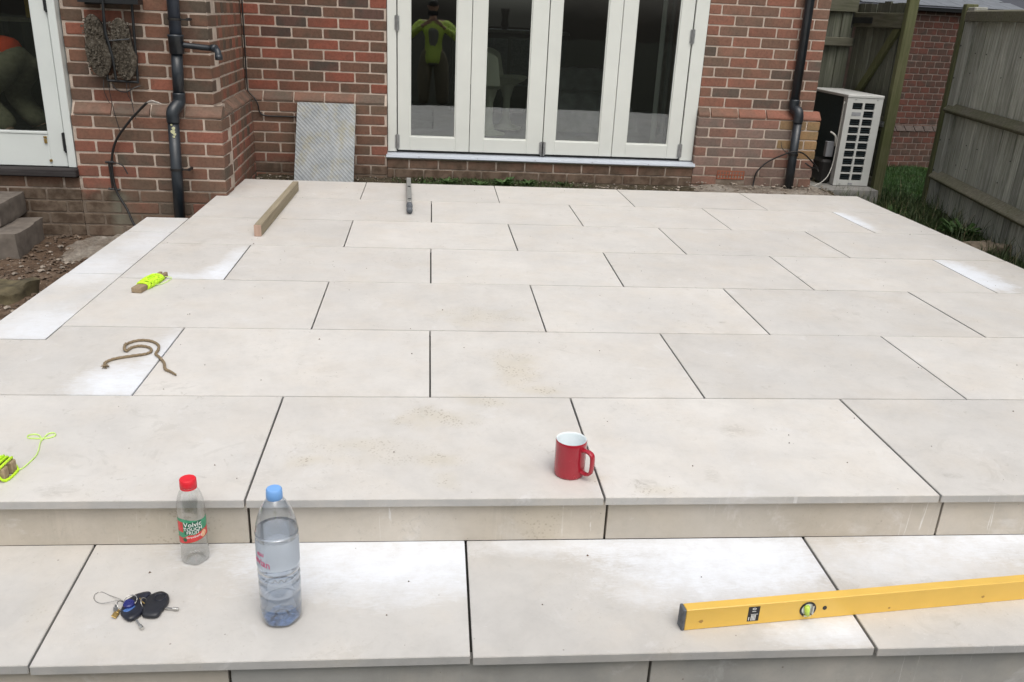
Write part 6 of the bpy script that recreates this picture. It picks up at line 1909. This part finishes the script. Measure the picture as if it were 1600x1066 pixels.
# photographer on the lawn at the foot of the steps, facing the house (+Y): only seen mirrored in the glass
J = dict(pelvis=(0, 0, 0.93), waist=(0, 0.0, 1.08), chest=(0, 0.01, 1.30), neck=(0, 0.02, 1.47), head=(0, 0.05, 1.56), shL=(-0.19, 0.01, 1.40), elL=(-0.36, 0.06, 1.16), wrL=(-0.13, 0.30, 1.36), shR=(0.19, 0.01, 1.40), elR=(0.36, 0.06, 1.16), wrR=(0.13, 0.30, 1.36),
         hipL=(-0.10, 0, 0.88), knL=(-0.12, 0.03, 0.48), anL=(-0.13, 0, 0.09), toL=(-0.15, 0.16, 0.045), hipR=(0.10, 0, 0.88), knR=(0.12, 0.03, 0.48), anR=(0.13, 0, 0.09), toR=(0.15, 0.16, 0.045),
         face=(0, 1, -0.35), thumbL=(0.3, 0, 1), thumbR=(-0.3, 0, 1), curlL=(1, 0.1, 0), curlR=(-1, 0.1, 0), hem=(0, 0.0, 0.78))
J['knL'] = (-0.13, 0.03, 0.48); J['knR'] = (0.13, 0.03, 0.48); J['anL'] = (-0.15, 0, 0.09); J['anR'] = (0.15, 0, 0.09); J['toL'] = (-0.17, 0.16, 0.045); J['toR'] = (0.17, 0.16, 0.045); J['hem'] = (0, 0, 0.70)
pg_ = person((0.0, -2.30, -0.305), 0, J, 'standing person in a yellow hi vis jacket mirrored in the first folding door pane', M['hivis'], True)
pg_.scale = (1.05, 0.95, 0.93)
ph = tag(obj('phone', MB().box(-0.075, 0.075, -0.004, 0.004, -0.036, 0.036).mesh('phone', M['black'], bevel=0.003), None, (0.0, -1.905, 1.125), (R(-21), 0, 0)), 'black phone held out sideways by the person in hi vis', 'phone')
# person bending inside the left room
J = dict(pelvis=(0, 0, 0.62), waist=(0.02, -0.10, 0.70), chest=(0.04, -0.30, 0.70), neck=(0.05, -0.46, 0.66), head=(0.05, -0.55, 0.62), shL=(0.22, -0.30, 0.68), elL=(0.24, -0.22, 0.46), wrL=(0.14, -0.24, 0.42), shR=(-0.14, -0.34, 0.68), elR=(-0.20, -0.42, 0.42), wrR=(-0.12, -0.46, 0.36),
         hipL=(0.10, 0.02, 0.60), knL=(0.16, -0.20, 0.36), anL=(0.15, 0.04, 0.09), toL=(0.17, -0.12, 0.045), hipR=(-0.10, 0.02, 0.60), knR=(-0.14, -0.20, 0.36), anR=(-0.13, 0.04, 0.09), toR=(-0.15, -0.12, 0.045),
         face=(0, -0.6, -0.9), thumbL=(-0.5, -0.5, 0.2), thumbR=(0.5, -0.5, 0.2), curlL=(-0.4, -0.3, -0.5), curlR=(0.4, -0.3, -0.5), hem=(0, 0.04, 0.64))
person((-2.80, 4.42, 0.17), R(248), J, 'person in an orange top bending down behind the left door glass', M['orange']).scale = (1, 1, 0.86)
# dark roof of the next building beyond the fence
nr = thing('distant_roof', (9.5, 13.0, -0.36), 'dark slate roof far beyond the fence in the top right corner', 'building')
m = MB(); m.box(-2.6, 4.2, 0.2, 4.0, 0, 1.55); m.build('wall', M['mortar_dark'], nr)
m = MB(); m.add([(-2.9, -0.05, 1.52), (4.5, -0.05, 1.52), (4.5, 2.1, 3.1), (-1.2, 2.1, 3.1), (-2.9, 4.2, 1.52), (4.5, 4.2, 1.52)], [(0, 1, 2, 3), (3, 2, 5, 4), (0, 3, 4), (1, 5, 2), (0, 4, 5, 1)]); m.build('roof', simple('blue_black_slate', (0.035, 0.038, 0.050), 0.6, var=0.3, scale=3), nr)
